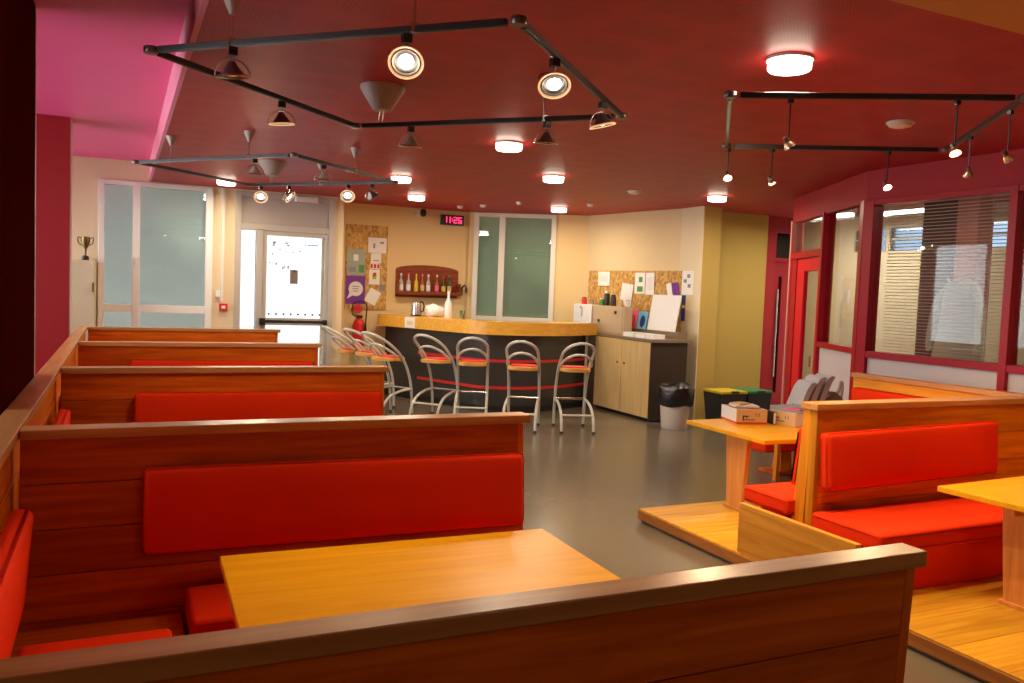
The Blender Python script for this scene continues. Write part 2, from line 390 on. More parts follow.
# back wall with window_1 and door_1 (plane y = 12.4)
YB = 12.4
BW = frame_m((-2.3, YB), (1, 0))
def s(x): return x+2.3
struct('wall_back', holed(5.28, 0, 3.4, 0.22, [(s(-0.27), s(1.15), 0.35, 2.98), (s(1.45), s(2.84), 0.0, 2.97)], BW), 'pale')
w1 = sroot('window_1', (0.44, YB, 0.35))
def frm(parent, name, m, x0, x1, y0, y1, z0, z1): bx(name, m, parent, x0, x1, y0, y1, z0, z1, bev=0.004)
for a in ((-0.27, 1.15, 2.92, 2.98), (-0.27, 1.15, 1.24, 1.34), (-0.27, 1.15, 0.35, 0.42)): frm(w1, 'frame_rail', 'white', a[0], a[1], YB-0.03, YB+0.07, a[2], a[3])
for a in ((-0.27, -0.20), (0.14, 0.23), (1.06, 1.15)): frm(w1, 'frame_stile', 'white', a[0], a[1], YB-0.035, YB+0.07, 0.35, 2.98)
for a in ((-0.20, 0.14), (0.23, 1.06)):
    bx('pane', 'tintglass', w1, a[0], a[1], YB+0.02, YB+0.026, 1.34, 2.92); bx('pane', 'tintglass', w1, a[0], a[1], YB+0.02, YB+0.026, 0.42, 1.24)
bx('roller_shutter', 'shutter', w1, -0.27, 1.15, YB+0.16, YB+0.17, 0.35, 2.98)
bx('window_handle', 'white', w1, 0.175, 0.195, YB-0.06, YB-0.03, 1.85, 1.98)

d1 = sroot('door_1', (2.15, YB, 0))
frm(d1, 'frame_stile', 'greyframe', 1.45, 1.53, YB-0.04, YB+0.1, 0, 2.97)
frm(d1, 'frame_stile', 'greyframe', 2.76, 2.84, YB-0.04, YB+0.1, 0, 2.97)
frm(d1, 'mullion', 'greyframe', 1.74, 1.83, YB-0.04, YB+0.1, 0, 2.46)
frm(d1, 'frame_rail', 'greyframe', 1.53, 2.76, YB-0.04, YB+0.1, 2.44, 2.53)
frm(d1, 'overpanel', 'greypanel', 1.53, 2.76, YB+0.0, YB+0.06, 2.53, 2.90)
frm(d1, 'frame_rail', 'greyframe', 1.53, 2.76, YB-0.04, YB+0.1, 2.90, 2.97)
bx('sidelight_pane', 'doorglass', d1, 1.53, 1.74, YB+0.03, YB+0.036, 0.02, 2.44)
lf = bx('door_leaf', 'greyframe', d1, 1.83, 1.885, YB-0.02, YB+0.05, 0, 2.44)
bx('leaf_stile', 'greyframe', d1, 2.71, 2.76, YB-0.02, YB+0.05, 0, 2.44)
for z0, z1 in ((2.38, 2.44), (1.10, 1.20), (0.0, 0.14)): bx('leaf_rail', 'greyframe', d1, 1.885, 2.71, YB-0.02, YB+0.05, z0, z1)
pn = bx('pane', 'doorglass', d1, 1.885, 2.71, YB+0.01, YB+0.016, 1.20, 2.38)
bx('pane', 'doorglass', d1, 1.885, 2.71, YB+0.01, YB+0.016, 0.14, 1.10)
bx('sticker', 'signbrown', pn, 2.22, 2.33, YB+0.004, YB+0.009, 1.70, 1.90)
bm = new(); box(bm, 2.42, 2.44, YB+0.004, YB+0.009, 2.262, 2.275)
for k in range(6): box(bm, 2.47+k*0.025, 2.488+k*0.025, YB+0.004, YB+0.009, 2.26, 2.278)
obj('lettering', bm, 'blueink', pn)
bm = new()
for k in range(8):
    x = 1.93+k*0.104; box(bm, x-0.013, x+0.013, YB+0.004, YB+0.009, 1.245, 1.271)
obj('dot_row', bm, 'black', pn)
bm = new(); rnd = random.Random(3)
for k in range(18):
    x, z = 1.91+rnd.random()**1.6*0.45, 2.30-rnd.random()**1.5*0.42; w, h = 0.008+rnd.random()*0.03, 0.008+rnd.random()*0.03
    box(bm, x, x+w, YB+0.004, YB+0.008, z-h, z)
o = obj('sticker_remains', bm, 'fleck', pn); o['kind'] = 'stuff'
pb = bx('push_bar', 'black', d1, 1.80, 2.73, YB-0.10, YB-0.06, 1.135, 1.175, bev=0.008)
bx('bar_bracket', 'black', pb, 1.79, 1.87, YB-0.11, YB-0.02, 1.10, 1.20, bev=0.008)
bx('bar_bracket', 'black', pb, 2.69, 2.75, YB-0.11, YB-0.02, 1.11, 1.19, bev=0.008)
# step back to the wall that carries the notice board and the bottle shelf
YC = 13.1
struct('wall_return', box(new(), 2.86, 2.98, YB+0.22, YC+0.2, 0, 3.4), 'cream')
struct('wall_board', box(new(), 2.98, 5.35, YC, YC+0.2, 0, 3.4), 'cream')
# oblique wall with the bar window
WD = (1.87, -1.06); WP = (5.24, 13.04)
OW = frame_m(WP, WD)
LEN = math.hypot(*WD)
struct('wall_oblique', holed(LEN, 0, 3.4, 0.2, [(0.08, 1.44, 1.20, 2.99)], OW), 'cream')
w2 = sroot('window_2', (*(OW @ Vector((0.76, 0, 0))).xy, 1.20))
for x0, x1 in ((0.08, 0.16), (0.50, 0.60), (1.36, 1.44)): obj('frame_stile', lbox(OW, x0, x1, -0.04, 0.06, 1.20, 2.99, bev=0.004), 'offwhite', w2)
for z0, z1 in ((1.20, 1.29), (2.93, 2.99)): obj('frame_rail', lbox(OW, 0.08, 1.44, -0.035, 0.06, z0, z1, bev=0.004), 'offwhite', w2)
for x0, x1 in ((0.16, 0.50), (0.60, 1.36)): obj('pane', lbox(OW, x0, x1, 0.01, 0.016, 1.29, 2.93), 'tintglass', w2)
obj('roller_shutter', lbox(OW, 0.08, 1.44, 0.14, 0.15, 1.20, 2.99), 'shutter2', w2)
obj('window_handle', lbox(OW, 0.535, 0.555, -0.075, -0.04, 1.72, 1.86, bev=0.003), 'white', w2)
# pale wall behind the side counter, then the mustard pier and wall
KD = (0.45, -2.27); KP = (6.95, 12.07)
KW = frame_m(KP, KD)
struct('wall_side', holed(2.30, 0, 3.4, 0.2, [], KW), 'wallside')
struct('wall_pier', box(new(), 7.36, 7.66, 9.57, 10.12, 0, 3.4), 'gold')
struct('wall_pier_side', box(new(), 7.345, 7.36, 9.572, 10.1, 0, 3.4), 'pale')
struct('wall_mustard', box(new(), 7.66, 8.85, 9.96, 10.1, 0, 3.4), 'gold')
struct('wall_corridor', holed(0.75, 0, 3.4, 0.15, [(0.20, 0.69, 0, 2.32), (0.22, 0.60, 2.38, 2.76)], frame_m((8.85, 10.0), (1, 0))), 'burgundy')
d3 = sroot('door_3', (9.26, 9.93, 0))
bx('door_leaf', 'burgundy', d3, 9.05, 9.54, 10.05, 10.09, 0, 2.32, bev=0.004)
bx('pull_handle', 'chrome', d3, 9.13, 9.16, 10.0, 10.03, 0.55, 1.9, bev=0.004)
bx('leaf_slot', 'maroon', d3, 9.19, 9.25, 10.045, 10.052, 0.3, 2.1)
w6 = sroot('window_6', (9.2, 9.93, 2.38)); bx('pane', 'tintglass', w6, 9.07, 9.45, 10.05, 10.056, 2.38, 2.76)
bx('blind', 'shutter2', w6, 9.05, 9.47, 10.10, 10.11, 2.36, 2.78)

# glazed red partitions on the right
AP = (7.64, 8.16); AD = (-1.10, -2.15); AL = math.hypot(*AD); AM = frame_m(AP, AD)     # oblique piece, from the corridor to the corner
def apart(name, m, parent, *a, bev=0.004): return obj(name, lbox(AM, *a, bev=bev), m, parent)
struct('wall_partition_oblique', lbox(AM, 0, AL, 0.0, 0.10, 2.70, ZC), 'burgundy')
w3 = sroot('window_3', (*(AM @ Vector((1.8, 0, 0))).xy, 0))
for x0, x1 in ((1.18, 1.24), (AL-0.10, AL)): apart('post', 'redframe', w3, x0, x1, -0.02, 0.12, 0, 2.72)
for z0, z1 in ((1.22, 1.28), (0.0, 0.10)): apart('rail', 'redframe', w3, 1.24, AL-0.10, -0.015, 0.11, z0, z1)
apart('pane', 'officeglass', w3, 1.24, AL-0.10, 0.04, 0.046, 1.28, 2.70, bev=0)
apart('infill_panel', 'panel', w3, 1.24, AL-0.10, 0.02, 0.06, 0.10, 1.22)
d2 = sroot('door_2', (*(AM @ Vector((0.6, 0, 0))).xy, 0))
apart('frame_post', 'pinkpillar', d2, 0.0, 0.05, -0.02, 0.12, 0, 2.72); apart('frame_post', 'redframe', d2, 0.05, 0.26, 0.0, 0.10, 0, 2.26)
apart('frame_rail', 'redframe', d2, 0.05, 1.18, -0.02, 0.12, 2.24, 2.32)
apart('transom_pane', 'officeglass', d2, 0.05, 1.18, 0.04, 0.046, 2.32, 2.70, bev=0)
apart('leaf_stile', 'reddoor', d2, 0.27, 0.55, 0.01, 0.06, 0, 2.23); apart('leaf_stile', 'reddoor', d2, 1.06, 1.17, 0.01, 0.06, 0, 2.23)
apart('leaf_rail', 'reddoor', d2, 0.55, 1.06, 0.01, 0.06, 2.08, 2.23); apart('leaf_rail', 'reddoor', d2, 0.55, 1.06, 0.01, 0.06, 0, 0.4)
apart('leaf_pane', 'officeglass', d2, 0.55, 1.06, 0.03, 0.036, 0.4, 2.08, bev=0)
apart('door_handle', 'chrome', d2, 1.09, 1.11, -0.05, -0.03, 0.98, 1.10)
XG = 6.54
struct('wall_partition', box(new(), XG, XG+0.10, 1.0, 6.01, 2.72, ZC), 'burgundy')
w4 = sroot('window_4', (XG, 3.6, 0))
for y0, y1 in ((5.90, 6.01), (4.47, 4.54), (3.03, 3.10), (1.6, 1.67)): bx('post', 'redframe', w4, XG-0.02, XG+0.12, y0, y1, 0, 2.72, bev=0.004)
for y0, y1 in ((4.54, 5.90), (3.10, 4.47), (1.67, 3.03)):
    bx('rail', 'redframe', w4, XG-0.015, XG+0.11, y0, y1, 1.20, 1.265, bev=0.004); bx('rail', 'redframe', w4, XG-0.015, XG+0.11, y0, y1, 2.665, 2.72, bev=0.004)
    bx('pane', 'officeglass', w4, XG+0.04, XG+0.046, y0, y1, 1.265, 2.665); bx('infill_panel', 'panel', w4, XG+0.02, XG+0.06, y0, y1, 0.02, 1.20)
struct('wall_partition', box(new(), XG, XG+0.10, -4.0, 1.6, 0, ZC), 'burgundy')
# inside the office behind the glass
OX = 9.55
struct('wall_office', holed(13.95, 0, 3.4, 0.1, [(1.0, 1.55, 2.46, 2.77), (1.62, 2.72, 2.46, 2.77), (3.02, 4.2, 2.46, 2.77), (4.3, 5.6, 2.46, 2.77)], frame_m((OX, 9.95), (0, -1))), 'officewall')
w7 = sroot('window_reflection', (OX+0.05, 6.8, 2.46))  # added strip windows stand in for a reflection in the office glass
for k in range(1, 9): bx('mullion', 'greyframe', w7, OX+0.02, OX+0.06, 8.95-0.575*k-0.012, 8.95-0.575*k+0.012, 2.46, 2.77)
for a, b in ((0.0, 0.55), (0.62, 1.72), (2.02, 3.2), (3.3, 4.6)): bx('glazing_bar', 'greyframe', w7, OX+0.02, OX+0.06, 8.95-b, 8.95-a, 2.615, 2.635); bx('pane', 'stripglass', w7, OX+0.03, OX+0.036, 8.95-b, 8.95-a, 2.46, 2.77)
struct('wall_office_pillar', box(new(), 8.45, 8.70, 6.22, 6.48, 0, ZC), 'pinkpillar')
struct('wall_office_pillar_plum', box(new(), 8.55, 8.80, 6.50, 7.0, 0, ZC), 'plumpillar')

# ------------------------------------------------------------------ booths on the left
def plank_wall_x(root, x0, x1, near, far, z0, z1, n, lean_n=0.0, lean_f=0.0, m='wood_x'):
    """stacked boards running along x; the faces lean out towards the foot"""
    h = (z1-z0)/n
    def yn(z): return near-lean_n*(z1-z)/(z1-z0)
    def yf(z): return far+lean_f*(z1-z)/(z1-z0)
    for k in range(n):
        a, b = z0+k*h+0.0015, z0+(k+1)*h-0.0015
        bm = hexa(new(), [(x0, yn(a), a), (x1, yn(a), a), (x1, yf(a), a), (x0, yf(a), a), (x0, yn(b), b), (x1, yn(b), b), (x1, yf(b), b), (x0, yf(b), b)])
        bmesh.ops.bevel(bm, geom=list(bm.edges), offset=0.0025, segments=1, affect='EDGES')
        obj('plank', bm, m, root)
    # dark core so that no light passes the board joints
    bm = hexa(new(), [(x0+.006, yn(z0)+.008, z0), (x1-.006, yn(z0)+.008, z0), (x1-.006, yf(z0)-.008, z0), (x0+.006, yf(z0)-.008, z0),
                      (x0+.006, near+.008, z1), (x1-.006, near+.008, z1), (x1-.006, far-.008, z1), (x0+.006, far-.008, z1)])
    obj('core', bm, 'deck_edge', root)
def cushion(name, root, size, M, m='red', bev=0.028):
    sx, sy, sz = size
    bm = box(new(), -sx/2, sx/2, -sy/2, sy/2, -sz/2, sz/2)
    bmesh.ops.subdivide_edges(bm, edges=bm.edges[:], cuts=5, use_grid_fill=True)
    for v in bm.verts:
        c = v.co; u, w, q = c.x/(sx/2), c.y/(sy/2), c.z/(sz/2)
        puff = (1-u**4)*(1-q**4) if sy == min(size) else (1-u**4)*(1-w**4)
        if sy == min(size): c.y += math.copysign(0.010*puff, c.y) if abs(w) > 0.99 else 0
        else: c.z += 0.012*puff if q > 0.99 else 0
    es = [e for e in bm.edges if len(e.link_faces) == 2 and e.calc_face_angle(0) > 0.9]
    bmesh.ops.bevel(bm, geom=es, offset=bev, segments=3, profile=0.5, affect='EDGES')
    return obj(name, xf(bm, M), m, root, smooth=True)
def T(x, y, z, rx=0, ry=0, rz=0):
    return Matrix.Translation((x, y, z)) @ Matrix.Rotation(rz, 4, 'Z') @ Matrix.Rotation(ry, 4, 'Y') @ Matrix.Rotation(rx, 4, 'X')

GP = 'wooden booth partitions'
XL, XR = -0.345, 1.80
def left_partition(y, label, xr, back=True, xl=XL, thin=False, yl=None):
    t = thing('booth_partition', label, 'partition', ((xl+xr)/2, y+0.05, 0), 0, GP)
    ln = -0.04 if thin else 0.09
    f = 0.045 if thin else 0.085; lf = 0.06 if thin else 0.09
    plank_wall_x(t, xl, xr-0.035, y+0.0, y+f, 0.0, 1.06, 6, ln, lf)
    z = 1.06
    bm = hexa(new(), [(xr-0.034, y-ln, 0), (xr, y-ln, 0), (xr, y+f+lf, 0), (xr-0.034, y+f+lf, 0), (xr-0.034, y, z), (xr, y, z), (xr, y+f, z), (xr-0.034, y+f, z)])
    bmesh.ops.bevel(bm, geom=list(bm.edges), offset=0.003, segments=1, affect='EDGES'); obj('end_board', bm, 'wood_zr', t)
    bx('cap', 'cap_x', t, xl-0.5 if thin else xl, xr+(0.012 if thin else 0.03), y-0.022, y+f+0.012, 1.06, 1.10, bev=0.004)
    if back:
        cushion('back_cushion', t, (1.69, 0.075, 0.345), T(0.935, y-0.068, 0.757, math.radians(-6), math.radians(0.5), 0))
    return t
left_partition(1.432, 'nearest wooden booth partition across the foreground, seen from its bare board back', 1.805, back=False, thin=True)
left_partition(3.70, 'wooden booth partition with long red back cushion behind the yellow table', 1.81)
left_partition(6.16, 'third wooden booth partition, red cushion half hidden by the one in front', 1.82)
left_partition(8.61, 'fourth wooden booth partition from the front, only a sliver of red cushion showing', 1.84)
left_partition(11.17, 'farthest and shortest looking wooden booth partition, in front of the glass door', 1.86, back=False)
# the long side partition along the pillars
t = thing('booth_partition', 'long wooden side partition running along the dark red pillars on the left', 'partition', (-0.40, 6.3, 0), 0, GP)
ys = [1.40, 3.71, 6.17, 8.62, 11.30]
for a, b in zip(ys, ys[1:]):
    h = 1.06/6
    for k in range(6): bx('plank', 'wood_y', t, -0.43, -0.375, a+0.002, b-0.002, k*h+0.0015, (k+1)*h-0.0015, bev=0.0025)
bx('core', 'deck_edge', t, -0.425, -0.38, 1.41, 11.29, 0, 1.06)
bx('cap', 'cap_y', t, -0.455, -0.35, 1.35, 11.30, 1.06, 1.10, bev=0.004)
for y0, y1 in ((1.56, 3.34), (4.0, 5.80), (6.45, 8.28)):
    cushion('back_cushion', t, (y1-y0, 0.075, 0.37), T(-0.318, (y0+y1)/2, 0.70, math.radians(5), 0, PI/2))

def seat_bench(label, x0, x1, y0, y1, loc, group, long='x', ledge=None):
    t = thing('booth_bench', label, 'bench', loc, 0, group)
    bx('base', 'red', t, x0+0.02, x1-0.02, y0+0.03, y1-0.03, 0.0 if loc[2] < .05 else 0.1, 0.345, bev=0.008)
    cushion('seat_cushion', t, (x1-x0, y1-y0, 0.115), T((x0+x1)/2, (y0+y1)/2, 0.395), bev=0.022)
    return t
GB = 'red upholstered booth benches'
tb = seat_bench('red bench under the far edge of the large yellow table', 0.25, 1.76, 3.21, 3.60, (1.0, 3.4, 0), GB)
tb = seat_bench('red bench seat along the left side partition, at the bottom left corner', -0.30, 0.18, 1.56, 3.19, (-0.06, 2.4, 0), GB)
bx('corner_ledge', 'wood_x', tb, -0.37, 0.235, 3.20, 3.60, 0.31, 0.345, bev=0.003)
bx('ledge_apron', 'wood_z', tb, 0.205, 0.235, 3.21, 3.60, 0.0, 0.31)

def booth_table(label, x, y, w, d, rz, legs, z=0.0, grp='yellow topped booth tables'):
    t = thing('booth_table', label, 'table', (x, y, z), rz, grp); H = 0.71-z
    bm = box(new(), -w/2, w/2, -d/2, d/2, H-0.032, H, bev=0.004); obj('tabletop', bm, 'table', t, world=False)
    for lx, ly in legs:
        bm = hexa(new(), [(lx-.022, ly-.085, 0), (lx+.022, ly-.085, 0), (lx+.022, ly+.085, 0), (lx-.022, ly+.085, 0), (lx-.022, ly-.13, H-.032), (lx+.022, ly-.13, H-.032), (lx+.022, ly+.13, H-.032), (lx-.022, ly+.13, H-.032)])
        bmesh.ops.bevel(bm, geom=list(bm.edges), offset=0.004, segments=1, affect='EDGES'); obj('leg', bm, 'table_edge', t, world=False)
        bm = box(new(), lx-.035, lx+.035, ly-.11, ly+.11, 0, 0.022, bev=0.004); obj('foot_plate', bm, 'table_edge', t, world=False)
    bm = box(new(), -w/2+.15, w/2-.15, -.02, .02, H-.10, H-.032); obj('stretcher', bm, 'table_edge', t, world=False)
    return t
booth_table('large empty yellow wood table in the front left booth', 0.97, 2.77, 1.29, 0.70, math.radians(-1.5), ((-0.42, 0), (0.42, 0)))

# ------------------------------------------------------------------ platform and booths on the right
PX0, PX1, PY0, PY1 = 3.58, 6.02, -0.6, 5.28
t = thing('platform', 'low wooden platform carrying the right-hand booths', 'platform', ((PX0+PX1)/2, 2.4, 0))
n = 20; h = (PY1-PY0)/n
for k in range(n):
    xs_ = [PX0, PX0+0.9+0.5*((k*7) % 5)/5, PX1]
    for a, b in zip(xs_, xs_[1:]):
        bx('plank', 'deck', t, a+0.001, b-0.001, PY0+k*h+0.001, PY0+(k+1)*h-0.001, 0.078, 0.10, bev=0.0015)
bx('core', 'deck_edge', t, PX0+0.015, PX1, PY0+0.01, PY1-0.015, 0.03, 0.078)
bx('edge_board', 'deck_edge', t, PX0-0.004, PX0+0.018, PY0, PY1, 0.022, 0.088, bev=0.002)
bx('edge_board', 'deck_edge', t, PX0, PX1, PY1-0.018, PY1+0.004, 0.022, 0.088, bev=0.002)
bx('plinth_strip', 'worktop', t, PX0+0.02, PX0+0.05, PY0, PY1-0.02, 0.0, 0.03)
bx('plinth_strip', 'worktop', t, PX0+0.02, PX1, PY1-0.05, PY1-0.02, 0.0, 0.03)

y = 3.76
t = thing('booth_partition', 'wooden partition on the platform with a bright red padded back and end post', 'partition', (4.85, 3.82, 0.10), 0, GP)
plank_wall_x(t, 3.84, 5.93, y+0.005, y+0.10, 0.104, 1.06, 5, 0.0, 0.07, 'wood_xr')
for a, b, c, d in ((y, y, y+0.052, y+0.075), (y+0.054, y+0.077, y+0.11, y+0.19)):
    z0 = 0.104
    bm = hexa(new(), [(3.80, a, z0), (3.84, a, z0), (3.84, d, z0), (3.80, d, z0), (3.80, a if b == a else b-0.023, 1.06), (3.84, a if b == a else b-0.023, 1.06), (3.84, c, 1.06), (3.80, c, 1.06)])
    bmesh.ops.bevel(bm, geom=list(bm.edges), offset=0.003, segments=1, affect='EDGES'); obj('end_board', bm, 'wood_z', t)
bx('cap', 'cap_x', t, 3.785, 5.93, y-0.01, y+0.125, 1.06, 1.10, bev=0.004)
cushion('back_cushion', t, (1.53, 0.085, 0.345), T(4.585, y-0.05, 0.772, math.radians(-3), math.radians(-1.2), 0))
cushion('back_cushion', t, (1.50, 0.075, 0.37), T(4.60, y+0.20, 0.735, math.radians(7), 0, 0))
t = thing('booth_partition', 'wooden back partition in front of the red framed office glass', 'partition', (5.98, 2.6, 0.10), 0, GP)
for k in range(5):
    h = 0.955/5
    for a, b in ((-0.5, 1.5), (1.5, 3.77), (3.77, 5.49)): bx('plank', 'wood_yr', t, 5.945, 6.0, a+0.002, b-0.002, 0.104+k*h+0.0015, 0.104+(k+1)*h-0.0015, bev=0.0025)
bx('core', 'deck_edge', t, 5.95, 5.995, -0.49, 5.48, 0.104, 1.06)
bx('cap', 'cap_y', t, 5.925, 6.02, -0.5, 5.50, 1.06, 1.10, bev=0.004)
cushion('back_cushion', t, (1.30, 0.075, 0.40), T(5.89, 4.77, 0.78, math.radians(-5), 0, PI/2))
# bench shared by the two booths: upholstered on the near side and on the far side of the partition
t = thing('booth_bench', 'wide red bench with red skirt facing the table at the right edge', 'bench', (4.65, 3.5, 0.10), 0, GB)
bx('base', 'red', t, 3.80, 5.55, 3.255, 3.74, 0.10, 0.345, bev=0.008)
cushion('seat_cushion', t, (1.78, 0.52, 0.115), T(4.665, 3.485, 0.395), bev=0.024)
t = thing('booth_bench', 'short red bench seat behind the end post, next to the box table', 'bench', (4.6, 4.05, 0.10), 0, GB)
cushion('seat_cushion', t, (1.66, 0.40, 0.105), T(4.56, 4.10, 0.440), bev=0.022)
bx('base', 'red', t, 3.76, 5.35, 3.985, 4.12, 0.10, 0.386, bev=0.008)

bx('back_riser', 'deck', t, 3.63, 5.3, 4.125, 4.155, 0.102, 0.386, bev=0.003)
t = thing('bench_end_panel', 'yellow wood end panel standing along the platform edge, closing both red benches', 'panel', (3.605, 3.7, 0.102))
bx('board', 'deck_y', t, 3.585, 3.625, 3.22, 4.16, 0.102, 0.42, bev=0.003)
booth_table('yellow wood table holding cardboard boxes of books', 4.85, 5.09, 1.30, 0.96, math.radians(-1.5), ((-0.54, -0.06), (0.5, 0.0)), 0.10)
booth_table('plain wood table on the platform, cut off by the right edge', 4.82, 2.90, 1.30, 0.66, math.radians(3), ((-0.40, -0.03), (0.45, 0)), 0.10)
t = thing('pedestal_bench', 'red cushioned bench on a wooden pedestal, standing behind the box table', 'bench', (5.95, 6.42, 0), 0, GB)
cushion('seat_cushion', t, (0.80, 0.42, 0.12), T(6.03, 6.42, 0.305), bev=0.022)
bm = hexa(new(), [(5.97, 6.36, 0), (6.13, 6.36, 0), (6.13, 6.48, 0), (5.97, 6.48, 0), (5.99, 6.37, .245), (6.11, 6.37, .245), (6.11, 6.47, .245), (5.99, 6.47, .245)])
obj('pedestal', bm, 'wood_z', t); bx('foot_plate', 'wood_x', t, 5.86, 6.24, 6.30, 6.55, 0, 0.03, bev=0.004)

# cardboard boxes and books on that table (top at z = 0.71)
def carton(label, x, y, z, w, d, hh, rz, red=True):
    t = thing('cardboard_box', label, 'box', (x, y, z), rz)
    th = 0.006
    for nm, m, a in (('long_side', 'card', (-w/2, w/2, -d/2, -d/2+th)), ('long_side', 'card', (-w/2, w/2, d/2-th, d/2)), ('short_side', 'cardwhite', (-w/2, -w/2+th, -d/2+th, d/2-th)), ('short_side', 'cardwhite', (w/2-th, w/2, -d/2+th, d/2-th))):
        obj(nm, box(new(), *a, 0.0, hh), m, t, world=False)
    obj('bottom', box(new(), -w/2+th, w/2-th, -d/2+th, d/2-th, 0, th), 'card', t, world=False)
    if red: obj('red_band', box(new(), -w/2-.001, w/2+.001, -d/2-.0015, d/2+.0015, 0.0, 0.014), 'redprint', t, world=False)
    obj('print_mark', box(new(), -w*.30, -w*.26, -d/2-.0015, -d/2, hh*.22, hh*.60), 'darkwood', t, world=False)
    bm = box(new(), -w*.26, -w*.10, -d/2-.0015, -d/2, hh*.50, hh*.58); box(bm, -w*.18, -w*.16, -d/2-.0015, -d/2, hh*.3, hh*.5)
    for q in range(7): box(bm, w*(-.24+q*.05), w*(-.21+q*.05), -d/2-.0015, -d/2, hh*.26, hh*.34)
    box(bm, w*.12, w*.14, -d/2-.0015, -d/2, hh*.5, hh*.75); box(bm, w*.22, w*.24, -d/2-.0015, -d/2, hh*.5, hh*.75)
    obj('printing', bm, 'darkwood', t, world=False)['kind'] = 'stuff'
    return t
carton('tan cardboard box with a white end and red base line, left end of the table', 4.675, 5.43, 0.712, 0.26, 0.32, 0.115, math.radians(-17))
carton('shallow tan cardboard tray with a white end, beside the wooden end post', 4.98, 5.20, 0.712, 0.27, 0.24, 0.105, math.radians(-84), False)
def book(label, m, x, y, z, w, d, hh, rz, cat='book', rx=0.0, grp=None, name='book'):
    t = thing(name, label, cat, (x, y, z), rz, grp)
    if rx: t.rotation_euler[0] = rx
    obj('cover', box(new(), -w/2, w/2, -d/2, d/2, 0, 0.004), m, t, world=False)
    obj('cover', box(new(), -w/2, w/2, -d/2, d/2, hh-0.004, hh), m, t, world=False)
    obj('spine', box(new(), -w/2, -w/2+.004, -d/2, d/2, 0.004, hh-.004), m, t, world=False)
    obj('page_block', box(new(), -w/2+.004, w/2-.006, -d/2+.004, d/2-.004, 0.004, hh-.004), 'paper', t, world=False)
    return t
# books in the two cartons and on the table behind them
book('thick white book lying low inside the white ended box', 'cardwhite', 4.675, 5.43, 0.7185, 0.20, 0.26, 0.058, math.radians(-17))
book('brown book lying inside the white ended box', 'card', 4.675, 5.43, 0.777, 0.20, 0.25, 0.045, math.radians(-15))
book('white magazine lying topmost on the white ended box', 'cardwhite', 4.70, 5.46, 0.829, 0.20, 0.17, 0.014, math.radians(-22), 'magazine')
book('small red book lying on the brown book in the white ended box', 'redprint', 4.72, 5.36, 0.8225, 0.10, 0.06, 0.005, math.radians(-17))
book('red spined book lying in the shallow tray', 'redprint', 4.98, 5.20, 0.7185, 0.22, 0.18, 0.07, math.radians(-84))
book('grey magazine lying topmost in the shallow tray', 'greyprint', 4.98, 5.20, 0.789, 0.22, 0.18, 0.034, math.radians(-80), 'magazine')
book('pink covered magazine lying askew on the grey one in the tray', 'paperpink', 5.00, 5.21, 0.824, 0.13, 0.10, 0.012, math.radians(-60), 'magazine')
book('tan exercise book lying askew on the white magazine', 'card', 4.69, 5.50, 0.8435, 0.13, 0.10, 0.012, math.radians(10))
book('black spined book standing between the box and the tray', 'darkwood', 4.825, 5.275, 0.712, 0.030, 0.13, 0.10, math.radians(-14))
book('wide pale stack of magazines at the far right of the box table', 'greyprint', 5.20, 5.44, 0.712, 0.30, 0.20, 0.11, math.radians(3), 'magazine')
# newspapers and a bag behind the end post, on a low side stand
t = thing('side_stand', 'low wooden side stand hidden behind the box table, under the newspapers', 'stand', (6.02, 5.98, 0))
bx('top', 'wood_x', t, 5.66, 6.38, 5.80, 6.16, 0.66, 0.69, bev=0.004)
for xx in (5.70, 6.34):
    for yy in (5.84, 6.12): bx('leg', 'wood_z', t, xx-.02, xx+.02, yy-.02, yy+.02, 0.0, 0.66)
def paper_roll(label, x, y, lean, hgt, m, grp):
    t = thing('newspaper', label, 'newspaper', (x, y, 0.692), math.radians(-20), grp)
    bm = new(); pts = []
    for k in range(9):
        u = k/8; pts.append((lean*u+0.0, 0.0, hgt*u))
    w, th = 0.30, 0.022
    poly = [(-th, 0), (th, 0), (th+lean*.75, hgt*.82), (lean+th*1.2, hgt*.97), (lean*.98, hgt*1.02), (lean-th*1.5, hgt*.97), (lean*.7-th*1.2, hgt*.8)]
    prism_xz(bm, poly, -w/2, w/2); bmesh.ops.bevel(bm, geom=list(bm.edges), offset=0.004, segments=1, affect='EDGES')
    obj('folded_sheets', bm, 'newsprint', t, world=False)
    obj('print_block', xf(box(new(), -0.0025, 0.0, -0.12, 0.03, 0.06, hgt*.6), Matrix.Translation((-th, 0, 0)) @ Matrix.Rotation(math.atan2(lean*.92, hgt), 4, 'Y')), m, t, world=False)
    for q in range(4): obj('text_column', xf(box(new(), -0.0025, 0.0, -0.13+q*.065, -0.08+q*.065, hgt*.64, hgt*.78), Matrix.Translation((-th, 0, 0)) @ Matrix.Rotation(math.atan2(lean*.92, hgt), 4, 'Y')), 'inkgrey' if q % 2 else 'redprint', t, world=False)
    return t
GN = 'folded newspapers leaning on the stand'
paper_roll('leftmost folded newspaper with blue print leaning to the right', 5.72, 5.97, 0.13, 0.28, 'navy', GN)
paper_roll('second folded newspaper from the left, grey print', 5.83, 5.97, 0.13, 0.33, 'greyprint', GN)
paper_roll('third folded newspaper, leaning on the white wall panel', 5.94, 5.97, 0.13, 0.34, 'inkgrey', GN)
t = thing('shoulder_bag', 'brown patterned cloth bag with a pale strap, right of the newspapers', 'bag', (6.20, 5.99, 0.692))
bm = new(); bmesh.ops.create_uvsphere(bm, u_segments=20, v_segments=12, radius=1.0)
rnd = random.Random(4)
